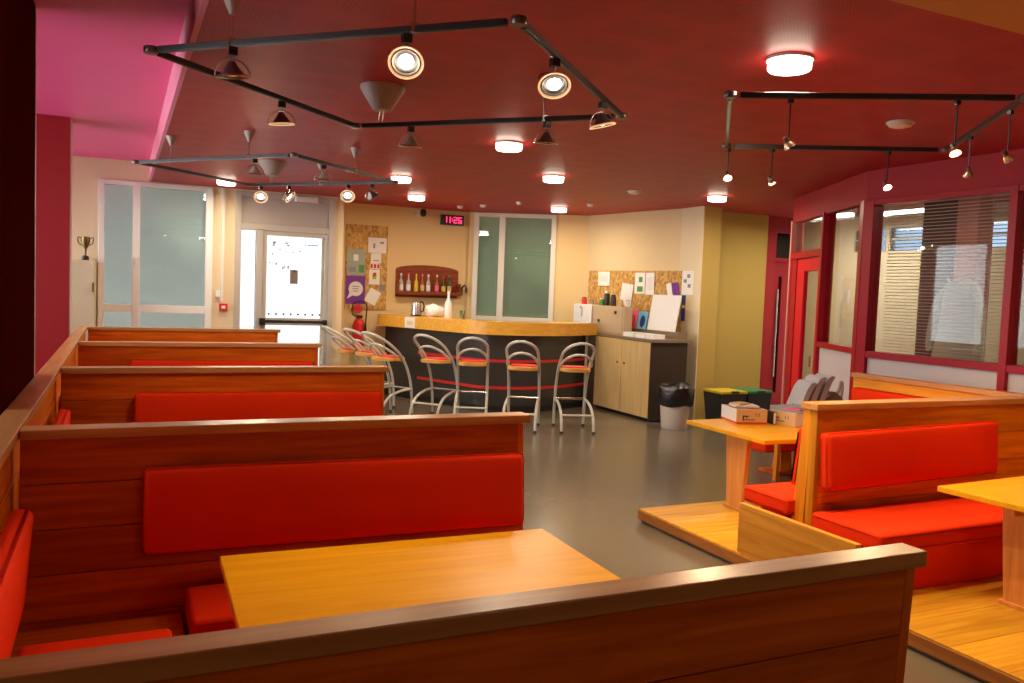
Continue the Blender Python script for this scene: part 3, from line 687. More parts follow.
for v in bm.verts:
    v.co = Vector((v.co.x*0.14*(1+.12*math.sin(5*v.co.y+2)), v.co.y*0.11, max(-0.075, v.co.z*0.085*(1+.2*math.sin(4*v.co.x+1)))+0.075))
obj('body', bm, 'bagbrown', t, world=False, smooth=True)
bm = new(); tube(bm, smooth_path([(-0.10, -.03, .10), (-.02, -.03, .14), (.07, -.02, .16), (.12, 0, .24), (.15, .01, .25), (.155, .01, .15), (.13, .01, .06)]), 0.018)
obj('strap', bm, 'cardwhite', t, world=False, smooth=True)

# ------------------------------------------------------------------ bar
bar = thing('bar_counter', 'curved bar counter with thick wooden top and dark front with red stripes', 'bar counter', (5.0, 11.4, 0))
front = [(6.56, 11.00), (6.10, 10.76), (5.72, 10.60), (5.25, 10.52), (4.82, 10.60), (4.50, 10.80), (4.30, 11.22), (4.12, 11.70), (3.92, 12.25), (3.66, 12.85)]
fp = [v.xy for v in smooth_path([(x, y, 0) for x, y in front], 5)]
def inset(P, d):
    out = []
    for i, p in enumerate(P):
        t_ = (P[min(i+1, len(P)-1)]-P[max(i-1, 0)]).normalized(); nrm = Vector((t_.y, -t_.x)); out.append(p+nrm*d)
    return out
def ribbon(P, d0, d1, z0, z1):
    bm = new(); a = inset(P, d0); b = inset(P, d1)
    R = [[bm.verts.new((q.x, q.y, z)) for q in A] for A, z in ((a, z0), (b, z0), (b, z1), (a, z1))]
    for k in range(4):
        A, B = R[k], R[(k+1) % 4]
        for i in range(len(P)-1): bm.faces.new((A[i], A[i+1], B[i+1], B[i]))
    bm.faces.new([r[0] for r in R]); bm.faces.new([r[-1] for r in R][::-1]); return bm
obj('counter_top', ribbon(fp, 0.0, 0.52, 1.235, 1.28), 'bartop', bar, smooth=True)
obj('counter_fascia', ribbon(fp, 0.0, 0.03, 1.10, 1.2345), 'bartop', bar, smooth=True)
obj('bar_front', ribbon(fp, 0.17, 0.21, 0.0, 1.234), 'barfront', bar, smooth=True)
obj('kick_strip', ribbon(fp, 0.165, 0.17, 0.0, 0.09), 'black', bar, smooth=True)
fs = fp[1:-6]
obj('stripe', ribbon(fs, 0.165, 0.1695, 0.705, 0.745), 'stripe', bar, smooth=True)
obj('stripe', ribbon(fs, 0.165, 0.1695, 0.325, 0.365), 'stripe', bar, smooth=True)
e = inset(fp, 0.19)[0]
bx('end_trim', 'silver', bar, e.x-0.035, e.x+0.015, e.y-0.04, e.y+0.02, 0.0, 1.10, bev=0.004)
bm = new(); e0, e1 = inset(fp, 0.2)[0], inset(fp, 0.48)[0]
hexa(bm, [(e0.x-.02, e0.y+.02, 0), (e0.x+.01, e0.y+.02, 0), (e1.x+.01, e1.y, 0), (e1.x-.02, e1.y, 0), (e0.x-.02, e0.y+.02, 1.23), (e0.x+.01, e0.y+.02, 1.23), (e1.x+.01, e1.y, 1.23), (e1.x-.02, e1.y, 1.23)])
obj('end_panel', bm, 'barfront', bar)
sg = inset(fp, -0.004); i0 = min(range(4, len(fp)-4), key=lambda i: abs(fp[i].x/fp[i].y-0.328))
d_ = (fp[i0+2]-fp[i0-2]).normalized(); SM = Matrix.Translation((fp[i0].x, fp[i0].y, 1.19)) @ Matrix.Rotation(math.atan2(d_.y, d_.x), 4, 'Z')
t = thing('paper_sign', 'white paper sign with faint yellow writing taped to the bar fascia', 'sign', (fp[i0].x, fp[i0].y, 1.10))
bm = new(); P = fp[i0-1:i0+2]
obj('sheet', ribbon(P, -0.005, -0.001, 1.105, 1.265), 'paper', t)
obj('print', ribbon([P[0].lerp(P[1], .4), P[1], P[1].lerp(P[2], .6)], -0.0065, -0.005, 1.15, 1.21), mat('pale_yellow_ink', (0.75, 0.62, 0.25), 0.7), t)

# bar stools: local +y looks at the bar
def make_stool(label, loc, rz):
    t = thing('bar_stool', label, 'bar stool', loc, rz, 'silver bar stools around the bar')
    w = 0.195
    def side(x): return [(x, 0.30, 0.012), (x, 0.285, 0.25), (x, 0.245, 0.47), (x, 0.15, 0.68), (x, 0.03, 0.83), (x, -0.15, 0.96)]
    arch = [(-w*math.cos(a), -0.15-0.27*math.sin(a), 0.96+0.155*math.sin(a)) for a in [PI*k/12 for k in range(1, 12)]]
    pts = smooth_path(side(-w), 4)[:-1]+[Vector((-w, -0.15, 0.96))]+[Vector(p) for p in arch]+[Vector((w, -0.15, 0.96))]+smooth_path(side(w), 4)[::-1][1:]
    obj('back_hoop', tube(new(), pts, 0.0185), 'silver', t, world=False, smooth=True)
    lo = [(-w*math.cos(a), -0.02-0.24*math.sin(a), 0.80+0.165*math.sin(a)) for a in [PI*k/12 for k in range(0, 13)]]
    obj('lower_hoop', tube(new(), lo, 0.0165), 'silver', t, world=False, smooth=True)
    for x in (-w, w):
        q = smooth_path([(x*1.03, -0.31, 0.012), (x*1.02, -0.27, 0.16), (x*1.01, -0.14, 0.285), (x, 0.08, 0.345), (x, 0.272, 0.352)], 4)
        obj('rear_leg', tube(new(), q, 0.0175), 'silver', t, world=False, smooth=True)
        for y_, xx in ((-0.31, x*1.03), (0.30, x)):
            obj('foot_cap', lathe(new(), [(0.021, 0), (0.021, 0.03)], 8, (xx, y_, 0)), 'black', t, world=False)
    obj('foot_rail', tube(new(), [(-w, 0.268, 0.36), (w, 0.268, 0.36)], 0.014), 'chrome', t, world=False, smooth=True)
    obj('rear_rail', tube(new(), [(-w, -0.24, 0.215), (w, -0.24, 0.215)], 0.014), 'silver', t, world=False, smooth=True)
    bm = new(); poly = []
    for k in range(20):
        a = 2*PI*k/20; ca, sa = math.cos(a), math.sin(a)
        poly.append((0.185*math.copysign(abs(ca)**.55, ca), 0.02+0.19*math.copysign(abs(sa)**.55, sa)))
    prism(bm, poly, 0.740, 0.784); bmesh.ops.bevel(bm, geom=[e for e in bm.edges if abs(e.verts[0].co.z-e.verts[1].co.z) < 1e-6], offset=0.008, segments=2, affect='EDGES'); obj('seat', bm, 'seatwood', t, world=False, smooth=True)
    bm = new(); prism(bm, [(p[0]*.88, .06+(p[1]-.02)*.72) for p in poly], 0.7842, 0.797); obj('seat_pad', bm, 'redprint', t, world=False)
    obj('seat_bracket', tube(new(), [(-w, 0.09, 0.737), (w, 0.09, 0.737)], 0.009), 'silver', t, world=False)
    return t
ST = [(5.18, 9.18, 18, 'rightmost bar stool, turned slightly, nearest the beech cabinet'), (4.57, 9.42, 31, 'second bar stool from the right, seen squarely from behind'),
      (4.14, 10.03, 24, 'third bar stool from the right, behind the second wooden partition end'), (3.78, 10.42, 48, 'fourth bar stool from the right, turned in half profile'),
      (3.21, 10.74, 60, 'fifth bar stool from the right, frontmost of three at the left bar end'), (3.17, 11.45, 64, 'sixth bar stool from the right, overlapped by the one in front of it'),
      (3.02, 11.98, 80, 'leftmost bar stool, farthest from the cabinet, only the back tubes showing')]
st0 = None
for x, y, a, lb in ST:
    if st0 is None: st0 = make_stool(lb, (x, y, 0), -math.radians(a))
    else: dup(st0, (x, y, 0), -math.radians(a), lb)

# things on the bar top (z = 1.28)
t = thing('kettle', 'steel kettle with black handle standing on the bar', 'kettle', (4.13, 12.36, 1.281))
obj('base', lathe(new(), [(0.085, 0), (0.085, 0.02)], 20), 'black', t, world=False)
obj('body', lathe(new(), [(0.082, 0.021), (0.08, 0.05), (0.068, 0.17), (0.06, 0.21), (0.03, 0.225)], 24), 'chrome', t, world=False, smooth=True)
obj('handle', tube(new(), smooth_path([(0.05, 0, .21), (.10, 0, .215), (.125, 0, .16), (.11, 0, .08), (.07, 0, .06)]), 0.011), 'black', t, world=False, smooth=True)
obj('spout', hexa(new(), [(-.075, -.02, .15), (-.055, -.02, .15), (-.055, .02, .15), (-.075, .02, .15), (-.095, -.012, .20), (-.05, -.02, .20), (-.05, .02, .20), (-.095, .012, .20)]), 'chrome', t, world=False)
t = thing('plastic_bag', 'crumpled white plastic bag lying on the bar beside the kettle', 'bag', (4.36, 12.12, 1.281))
bm = new(); bmesh.ops.create_icosphere(bm, subdivisions=3, radius=1.0)
for v in bm.verts:
    q = 1+.12*math.sin(7*v.co.x+3*v.co.z)+.08*math.sin(11*v.co.y+5*v.co.x); v.co = Vector((v.co.x*.16*q, v.co.y*.11*q, max(-.085, v.co.z*.10*q*(1-.35*v.co.x))+.085))
obj('body', bm, 'white', t, world=False, smooth=True)
bm = new(); lathe(bm, [(0.02, 0), (0.035, .03), (0.012, .045)], 10, (-0.13, 0, .11)); obj('knot', bm, 'white', t, world=False, smooth=True)
def bottle(label, x, y, z, h, r, m, cap='white', lab=None, grp=None, cat='bottle'):
    t = thing('bottle', label, cat, (x, y, z), 0, grp)
    obj('body', lathe(new(), [(r*.9, 0), (r, .01), (r, h*.52), (r*.8, h*.60), (r*.36, h*.70), (r*.32, h*.90)], 14), m, t, world=False, smooth=True)
    obj('cap', lathe(new(), [(r*.40, h*.88), (r*.40, h)], 12), cap, t, world=False)
    if lab: obj('paper_label', lathe(new(), [(r*1.02, h*.12), (r*1.02, h*.42)], 14, cap=False), lab, t, world=False)
    return t
bottle('tall white squeeze bottle on the bar, right of the bag', 4.46, 11.84, 1.281, 0.40, 0.055, 'white')
t = thing('drinking_glass', 'clear glass on the bar, right of the white bottle', 'glass', (4.60, 11.62, 1.281))
obj('bowl', lathe(new(), [(0.028, 0), (0.03, .005), (0.036, .12), (0.034, .12), (0.027, .01)], 16, cap=False), 'tintglass', t, world=False, smooth=True)
obj('foot', lathe(new(), [(0.029, 0), (0.029, .008)], 16), 'chrome', t, world=False)

# bottle shelf on the wall
sh = thing('bottle_shelf', 'arched mahogany wall shelf with a row of bottles', 'shelf', (4.55, 13.08, 1.55))
poly = [(4.01, 1.56), (5.08, 1.56), (5.08, 2.0)]+[(4.545+0.535*math.cos(a), 2.0+0.085*math.sin(a)) for a in [PI*k/14 for k in range(1, 14)]]+[(4.01, 2.0)]
obj('back_board', prism_xz(new(), poly, 13.07, 13.098), 'mahog', sh)
bx('ledge', 'mahog', sh, 4.01, 5.08, 12.93, 13.07, 1.61, 1.635, bev=0.003)
bx('front_lip', 'mahog', sh, 4.01, 5.08, 12.92, 12.93, 1.60, 1.655, bev=0.002)
for xx in (4.01, 5.06): bx('end_cheek', 'mahog', sh, xx, xx+0.02, 12.93, 13.07, 1.635, 1.80)
BT = [('clearbottle', 'white', 'cardwhite', 'leftmost bottle on the mahogany shelf, clear with a white cap'), ('clearbottle', 'paperpink', 'cardwhite', 'second bottle from the left on the mahogany shelf, pale with a pinkish cap'),
      ('yellowliq', 'yellow', 'yellow', 'third bottle from the left on the mahogany shelf, yellow'), ('amberliq', 'paperpink', 'card', 'fourth bottle from the left on the mahogany shelf, amber with tan paper label'),
      ('clearbottle', 'white', 'cardwhite', 'fifth bottle from the left on the mahogany shelf, clear, close beside the amber one'), ('amberliq', 'white', 'paperpink', 'sixth bottle from the left on the mahogany shelf, amber with pink paper label'),
      ('greenglass', 'redprint', 'yellow', 'seventh bottle from the left on the mahogany shelf, dark with a yellow paper label'), ('greenglass', 'greenprint', 'card', 'rightmost bottle on the mahogany shelf, dark green')]
for (m, c, l, lb), x in zip(BT, (4.075, 4.20, 4.33, 4.435, 4.535, 4.685, 4.80, 4.90)): bottle(lb, x, 13.0, 1.636, 0.30 if c != 'redprint' else 0.28, 0.036, m, c, l, 'bottles on the mahogany shelf')
t = thing('wall_tap', 'small brass and black tap fixed beside the bottle shelf', 'tap', (5.16, 13.08, 1.62))
bx('plate', 'gilt', t, 5.10, 5.16, 13.05, 13.098, 1.62, 1.72, bev=0.004); obj('spout', tube(new(), smooth_path([(5.13, 13.06, 1.70), (5.16, 13.0, 1.78), (5.19, 12.97, 1.74), (5.19, 12.97, 1.66)]), 0.016), 'black', t, smooth=True)

# notice board beside the door
nb = thing('notice_board', 'tall flake board panel on the wall beside the glass door, covered with posters', 'notice board', (3.52, 13.09, 1.35))
bx('panel', 'cork', nb, 3.19, 3.86, 13.075, 13.098, 1.34, 2.67, bev=0.002)
def sheet(name, label, cat, m, x0, x1, z0, z1, y=13.07, rot=0.0, marks=(), grp=None):
    cx, cz = (x0+x1)/2, (z0+z1)/2
    t = thing(name, label, cat, (cx, y, z0), 0, grp)
    M = Matrix.Translation((cx, y, cz)) @ Matrix.Rotation(rot, 4, 'Y')
    w, h = (x1-x0)/2, (z1-z0)/2
    obj('sheet', xf(box(new(), -w, w, 0.0, 0.003, -h, h), M), m, t)
    for nm, mm, a, b, c, d in marks: obj(nm, xf(box(new(), -w+2*w*a, -w+2*w*b, -0.0012, 0.0, -h+2*h*c, -h+2*h*d), M), mm, t)
    return t
sheet('poster', 'grey green landscape poster on the tall notice board', 'poster', 'greyprint', 3.21, 3.50, 1.88, 2.28, marks=(('picture_block', 'paper', .35, .62, .55, .8), ('picture_block', 'greenprint', .65, .95, .1, .4), ('picture_block', 'inkgrey', .1, .5, .12, .3)))
t = sheet('poster', 'purple poster with a white speech bubble on the tall notice board', 'poster', 'purple', 3.20, 3.51, 1.42, 1.865)
bm = new(); poly = [(3.36+0.115*math.cos(a), 1.66+0.115*math.sin(a)) for a in [2*PI*k/22 for k in range(22)]]; prism_xz(bm, poly, 13.0675, 13.0695)
prism_xz(bm, [(3.26, 1.60), (3.22, 1.50), (3.32, 1.56)], 13.0676, 13.0694); obj('speech_bubble', bm, 'cardwhite', t)
bm = new()
for k in range(3): box(bm, 3.295+.01*k, 3.42-.012*k, 13.0665, 13.0674, 1.69-.035*k, 1.70-.035*k)
obj('lettering', bm, 'purple', t)
sheet('paper_notice', 'white landscape sheet at the top right of the tall notice board', 'paper', 'paper', 3.54, 3.84, 2.24, 2.48, marks=(('picture', 'inkgrey', .28, .38, .3, .62), ('picture', 'inkgrey', .65, .85, .62, .75)))
sheet('paper_notice', 'white portrait sheet overlapping below the landscape one', 'paper', 'paper', 3.59, 3.76, 2.08, 2.235, marks=(('picture', 'inkgrey', .2, .8, .2, .3),))
sheet('paper_notice', 'red striped card in the middle of the tall notice board', 'paper', 'paper', 3.58, 3.74, 1.985, 2.075, marks=(('stripe', 'redprint', .04, .28, .15, .85), ('stripe', 'redprint', .38, .62, .15, .85), ('stripe', 'redprint', .72, .96, .15, .85)))
sheet('paper_notice', 'white sheet with an orange and green drawing on the tall notice board', 'paper', 'paper', 3.57, 3.74, 1.74, 1.975, marks=(('drawing', 'yellow', .3, .7, .35, .7), ('drawing', 'redprint', .4, .65, .55, .8)))
sheet('paper_notice', 'small dark sketch at the right edge of the tall notice board', 'paper', 'inkgrey', 3.74, 3.84, 1.64, 1.74)
sheet('paper_notice', 'tilted white sheet at the bottom of the tall notice board', 'paper', 'paper', 3.54, 3.73, 1.43, 1.66, rot=math.radians(28))

# red extinguisher under it
t = thing('fire_extinguisher', 'red fire extinguisher with black hose hanging below the notice board', 'fire extinguisher', (3.40, 12.98, 0.70))
obj('cylinder', lathe(new(), [(0.06, .70), (0.085, .72), (0.085, 1.12), (0.07, 1.17), (0.03, 1.20)], 18, (3.40, 12.98, 0)), 'ext', t, smooth=True)
bx('valve', 'black', t, 3.36, 3.45, 12.95, 13.0, 1.20, 1.25, bev=0.004)
obj('hose', tube(new(), smooth_path([(3.37, 12.95, 1.23), (3.28, 12.93, 1.27), (3.29, 12.93, 1.42), (3.40, 12.93, 1.47), (3.50, 12.93, 1.42), (3.50, 12.92, 1.25), (3.49, 12.92, 1.10)]), 0.011), 'black', t, smooth=True)
obj('nozzle', lathe(new(), [(0.012, .98), (0.022, 1.0), (0.015, 1.12)], 10, (3.49, 12.92, 0)), 'black', t, smooth=True)
bx('wall_bracket', 'ext', t, 3.33, 3.46, 13.06, 13.098, 1.02, 1.10)
t = thing('extinguisher_sign', 'orange red round symbol sign above the extinguisher', 'sign', (3.40, 13.085, 1.26))
obj('plate', prism_xz(new(), [(3.40+.075*math.cos(2*PI*k/20), 1.35+.075*math.sin(2*PI*k/20)) for k in range(20)], 13.06, 13.066), 'redprint', t)

# digital clock, camera on that wall
t = thing('digital_clock', 'black wall clock with glowing red digits reading 11:26', 'clock', (4.915, 13.02, 2.76))
bx('housing', 'black', t, 4.72, 5.11, 12.97, 13.04, 2.76, 2.92, bev=0.006); bx('bracket', 'black', t, 4.90, 4.94, 13.04, 13.098, 2.80, 2.88)
bx('display', 'clockred', t, 4.745, 5.085, 12.966, 12.97, 2.775, 2.905)
SEG = {'1': 'bc', '2': 'abged', '6': 'afgedc'}
def digit(bm, ch, x, z, w, h, y0, y1, q=0.012):
    g = {'a': (x, x+w, z+h-q, z+h), 'd': (x, x+w, z, z+q), 'g': (x, x+w, z+h/2-q/2, z+h/2+q/2), 'b': (x+w-q, x+w, z+h/2, z+h), 'c': (x+w-q, x+w, z, z+h/2), 'f': (x, x+q, z+h/2, z+h), 'e': (x, x+q, z, z+h/2)}
    for c in SEG[ch]: a = g[c]; box(bm, a[0], a[1], y0, y1, a[2], a[3])
for ch, x in (('1', 4.75), ('1', 4.81), ('2', 4.925), ('6', 5.005)):
    bm = new(); digit(bm, ch, x, 2.79, 0.06, 0.10, 12.962, 12.966); obj('digit', bm, 'led', t)
for z in (2.82, 2.855): bx('colon_dot', 'led', t, 4.893, 4.907, 12.962, 12.966, z, z+.014)
t = thing('wall_camera', 'small dark dome camera on a white mount below the ceiling', 'camera', (4.37, 13.03, 2.88))
bx('mount', 'white', t, 4.30, 4.38, 13.0, 13.098, 2.88, 2.96, bev=0.006); obj('lens_housing', lathe(new(), [(0.02, 2.86), (0.05, 2.89), (0.05, 2.95), (0.03, 2.98)], 14, (4.41, 12.99, 0)), 'black', t, smooth=True)

# ------------------------------------------------------------------ side counter and what stands on it
ZT = 1.13
t = thing('side_cabinet', 'beech side cabinet with two doors and a dark end, right of the bar', 'cabinet', (6.85, 10.2, 0))
bx('carcass', 'darkwood', t, 6.56, 7.08, 9.52, 10.98, 0.06, 1.09); bx('plinth', 'black', t, 6.60, 7.05, 9.55, 10.96, 0, 0.06)
bx('end_panel', 'darkwood', t, 6.53, 7.12, 9.49, 9.52, 0.02, 1.09, bev=0.002)
for a, b in ((9.525, 10.235), (10.245, 10.975)):
    o = bx('door', 'beech', t, 6.53, 6.56, a, b, 0.05, 1.085, bev=0.003)
    bx('knob', 'gilt', o, 6.515, 6.53, (a+0.62 if a < 10 else a+0.08), (a+0.645 if a < 10 else a+0.105), 0.74, 0.765)
t = thing('worktop', 'dark brown worktop lying along the beech cabinet', 'worktop', (6.9, 10.4, 1.09))
obj('slab', prism(new(), [(6.51, 9.46), (7.17, 9.46), (7.14, 10.96), (6.56, 10.96)], 1.092, ZT), 'worktop', t)
obj('upstand', prism(new(), [(6.99, 9.56), (7.16, 9.56), (7.13, 10.95), (6.99, 10.95)], ZT, ZT+0.10), 'worktop', t)
t = thing('corner_cabinet', 'low corner cabinet hidden behind the right end of the bar', 'cabinet', (6.86, 11.5, 0))
bx('carcass', 'darkwood', t, 6.66, 6.90, 11.07, 11.90, 0, 1.09); bx('top', 'worktop', t, 6.63, 6.92, 11.07, 11.92, 1.09, ZT)
t = thing('small_fridge', 'small white fridge standing in the corner behind the bar end', 'fridge', (6.80, 11.65, ZT+.001))
bx('body', 'white', t, 6.67, 6.89, 11.34, 11.91, ZT+.001, 1.555, bev=0.006); bx('door', 'white', t, 6.645, 6.668, 11.34, 11.91, ZT+.02, 1.55, bev=0.004)
bx('handle', 'greyframe', t, 6.63, 6.645, 11.62, 11.64, 1.36, 1.5); bx('badge', 'inkgrey', t, 6.64, 6.645, 11.66, 11.70, 1.49, 1.52)
t = thing('storage_box', 'beige wooden storage box beside the white fridge', 'box', (6.80, 10.75, ZT+.001))
bx('body', 'boxboard', t, 6.66, 6.80, 10.42, 11.31, ZT+.001, 1.55, bev=0.004); bx('front_panel', 'boxboard', t, 6.652, 6.66, 10.46, 10.98, ZT+.03, 1.53)
bx('lock', 'black', t, 6.64, 6.652, 10.62, 10.67, 1.44, 1.48); bx('lock', 'black', t, 6.64, 6.652, 11.1, 11.14, 1.3, 1.34)
def jar(label, x, y, z, r, h, m, c):
    t = thing('jar', label, 'jar', (x, y, z), 0)
    obj('body', lathe(new(), [(r*.95, 0), (r, .01), (r, h*.75), (r*.7, h*.85)], 12), m, t, world=False, smooth=True); obj('lid', lathe(new(), [(r*.75, h*.85), (r*.75, h)], 12), c, t, world=False)
jar('dark red jar on top of the white fridge', 6.74, 11.74, 1.556, 0.045, 0.11, 'redprint', 'mahog')
jar('small grey jar on top of the white fridge', 6.74, 11.50, 1.556, 0.035, 0.07, 'inkgrey', 'redprint')
jar('green jar on the left end of the beige storage box', 6.74, 11.19, 1.551, 0.045, 0.11, 'greenprint', 'white')
jar('tall black and white canister on the beige storage box', 6.74, 11.05, 1.551, 0.045, 0.22, 'darkwood', 'paper')
jar('dark brown canister in the middle of the beige storage box', 6.76, 10.90, 1.551, 0.045, 0.17, 'darkwood', 'black')
jar('tan jar second from the right on the beige storage box', 6.76, 10.68, 1.551, 0.035, 0.10, 'card', 'card')
jar('cream jar at the right end of the beige storage box', 6.76, 10.50, 1.551, 0.035, 0.10, 'offwhite', 'card')
for k, (a, b) in enumerate(((10.06, 10.33), (9.78, 10.02), (9.58, 9.74))):
    t = thing('paper_stack', ('leftmost stack of white leaflets on the dark worktop', 'middle stack of white leaflets on the dark worktop', 'small rightmost stack of white leaflets on the dark worktop')[k], 'leaflets', (6.70, (a+b)/2, ZT+.001), 0, 'leaflet stacks on the worktop')
    bx('sheets', 'paper', t, 6.60, 6.80, a, b, ZT+.001, ZT+0.06, bev=0.002); bx('top_sheet', 'cardwhite', t, 6.60, 6.80, a, b, ZT+.061, ZT+.064)
def lean(name, label, cat, m, y0, y1, z0, h, x=7.05, th=0.012, art=None):
    t = thing(name, label, cat, (x, (y0+y1)/2, z0))
    M = Matrix.Translation((x, (y0+y1)/2, z0)) @ Matrix.Rotation(math.radians(9), 4, 'Y')
    w = (y1-y0)/2
    obj('board' if name == 'white_board' else 'cover', xf(box(new(), 0, th, -w, w, 0, h), M), m, t)
    if art: 
        bm = new(); prism(bm, [(w*.55*math.cos(2*PI*k/14), h*.28*math.sin(2*PI*k/14)*1.25) for k in range(14)], 0, 0.0015)
        obj('picture', xf(bm, M @ Matrix.Translation((-0.0015, -w*.1, h*.42)) @ Matrix.Rotation(PI/2, 4, 'Y') @ Matrix.Rotation(PI/2, 4, 'Z')), art, t)
    return t
lean('picture_book', 'pink picture book with a red figure leaning behind the leaflets', 'book', 'paperpink', 10.70, 10.93, ZT+.101, 0.27, art='redprint')
lean('picture_book', 'light blue picture book with a navy shape, right of the pink one', 'book', 'paperblue', 10.44, 10.68, ZT+.101, 0.26, art='navy')
lean('white_board', 'blank white board leaning against the flake board', 'board', 'white', 9.70, 10.38, ZT+.101, 0.52, x=7.04, th=0.015)
# flake board and papers on the side wall (wall frame: x along the wall, y into it)
t = thing('notice_board', 'wide flake board on the pale wall above the worktop', 'notice board', tuple(KW @ Vector((1.05, -0.01, 1.15))))
obj('panel', lbox(KW, 0.08, 2.22, -0.022, -0.002, 1.15, 2.10, bev=0.002), 'cork', t)
def wsheet(label, m, s0, s1, z0, z1, rot=0.0, marks=(), name='paper_notice', cat='paper', y=-0.034):
    M = KW @ Matrix.Translation(((s0+s1)/2, y, (z0+z1)/2)) @ Matrix.Rotation(rot, 4, 'Y'); w, h = (s1-s0)/2, (z1-z0)/2
    t = thing(name, label, cat, tuple(KW @ Vector(((s0+s1)/2, y, z0))))
    obj('sheet', xf(box(new(), -w, w, -0.003, 0, -h, h), M), m, t)
    for nm, mm, a, b, c, d in marks: obj(nm, xf(box(new(), -w+2*w*a, -w+2*w*b, -0.0045, -0.003, -h+2*h*c, -h+2*h*d), M), mm, t)
wsheet('white sheet at the top left corner of the wide flake board', 'paper', 0.33, 0.60, 1.86, 2.085, marks=(('text_block', 'cardwhite', .2, .8, .3, .7),))
wsheet('tilted white sheet left of centre on the wide flake board', 'paper', 0.87, 1.12, 1.56, 1.90, math.radians(8))
wsheet('white poster with green pictures at the top of the wide flake board', 'paper', 1.17, 1.385, 1.75, 2.07, marks=(('picture', 'greenprint', .25, .8, .1, .35), ('picture', 'greenprint', .4, .75, .55, .8)))
wsheet('plain pale poster beside the green one on the wide flake board', 'paper', 1.40, 1.58, 1.74, 2.07, marks=(('text_block', 'cardwhite', .15, .85, .2, .8),))
wsheet('tilted white leaflet near the right end of the wide flake board', 'paper', 1.84, 1.94, 1.73, 1.92, math.radians(-14))
wsheet('tilted purple leaflet near the right end of the wide flake board', 'purple', 1.96, 2.07, 1.73, 1.93, math.radians(-14))
wsheet('narrow navy poster below the leaflets at the board end', 'navy', 2.14, 2.215, 1.38, 1.75, marks=(('picture', 'yellow', .2, .8, .5, .62),))
t = thing('paper_notice', 'white notice with grey pictures on the pale side of the mustard pier', 'paper', (7.34, 9.84, 1.76))
bx('sheet', 'paper', t, 7.338, 7.342, 9.72, 9.99, 1.76, 2.10)
for k, (a, b) in enumerate(((9.80, 2.0), (9.88, 1.93), (9.78, 1.86))): bx('picture', 'inkgrey', t, 7.3365, 7.338, a, a+0.07, b, b+0.05)

# bins
t = thing('waste_bin', 'grey white waste bin lined with a black bag, beside the dark cabinet end', 'bin', (6.62, 9.03, 0))
obj('body', lathe(new(), [(0.165, 0), (0.17, .01), (0.205, .42)], 24), 'binplastic', t, world=False, smooth=True)
bm = new(); n = 28; rows = [(0.21, .30), (0.235, .34), (0.245, .44), (0.24, .54), (0.205, .58), (0.18, .54), (0.17, .40)]; rnd = random.Random(9)
R = [[bm.verts.new(((r+.012*math.sin(5*a+zz*20)+rnd.uniform(-.008, .008))*math.cos(a), (r+.012*math.sin(5*a+zz*20)+rnd.uniform(-.008, .008))*math.sin(a), zz+.012*math.sin(3*a))) for a in [2*PI*k/n for k in range(n)]] for r, zz in rows]
for A, B in zip(R, R[1:]):
    for k in range(n): bm.faces.new((A[k], A[(k+1) % n], B[(k+1) % n], B[k]))
obj('bin_liner', bm, 'blackplastic', t, world=False, smooth=True)
for x0, x1, c, lb in ((7.32, 7.74, 'yellow', 'dark recycling bin with a yellow lid in front of the mustard wall'), (7.78, 8.18, 'green', 'dark recycling bin with a green lid in front of the mustard wall')):
    t = thing('recycling_bin', lb, 'bin', ((x0+x1)/2, 9.15, 0), 0, 'recycling bins by the mustard wall')
    bm = hexa(new(), [(x0+.03, 8.98, 0), (x1-.03, 8.98, 0), (x1-.03, 9.30, 0), (x0+.03, 9.30, 0), (x0, 8.95, .44), (x1, 8.95, .44), (x1, 9.35, .44), (x0, 9.35, .44)])
    obj('body', bm, 'darkbin', t); bx('lid', c, t, x0-.01, x1+.01, 8.94, 9.36, .44, .475, bev=0.006); bx('handle', 'darkbin', t, (x0+x1)/2-.06, (x0+x1)/2+.06, 8.92, 8.95, .45, .48, bev=0.004)

# locker, trophy and fittings on the back wall
t = thing('locker', 'narrow pale cream locker in the corner beside the frosted window', 'cabinet', (-0.43, 12.15, 0))
bx('body', 'locker', t, -0.58, -0.29, 11.97, 12.38, 0.0, 1.90, bev=0.004); o = bx('door', 'locker', t, -0.57, -0.30, 11.95, 11.97, 0.06, 1.88, bev=0.003); bx('handle', 'gilt', o, -0.325, -0.31, 11.93, 11.95, 1.5, 1.62)
t = thing('trophy', 'small dark trophy cup on top of the pale locker', 'trophy', (-0.41, 12.08, 1.901))
obj('base', lathe(new(), [(0.045, 0), (0.04, .05), (0.02, .06)], 12), 'black', t, world=False); obj('cup', lathe(new(), [(0.012, .06), (0.012, .14), (0.03, .17), (0.055, .24), (0.05, .30)], 14), 'gilt', t, world=False, smooth=True)
for s_ in (-1, 1): obj('handle', tube(new(), smooth_path([(s_*.045, 0, .27), (s_*.085, 0, .29), (s_*.08, 0, .22), (s_*.04, 0, .19)]), .007, 6), 'gilt', t, world=False, smooth=True)
t = thing('cable_duct', 'white vertical cable duct between the frosted window and the glass door', 'duct', (1.285, 12.37, 1.4)); bx('channel', 'offwhite', t, 1.265, 1.305, 12.36, 12.399, 1.42, 2.99, bev=0.003); bx('junction_box', 'white', t, 1.20, 1.26, 12.35, 12.399, 1.48, 1.57, bev=0.004)
t = thing('fire_call_point', 'small red fire call point below the white duct', 'call point', (1.30, 12.37, 1.30)); bx('housing', 'ext', t, 1.25, 1.36, 12.34, 12.399, 1.29, 1.39, bev=0.005); bx('press_plate', 'white', t, 1.28, 1.33, 12.335, 12.34, 1.32, 1.36)
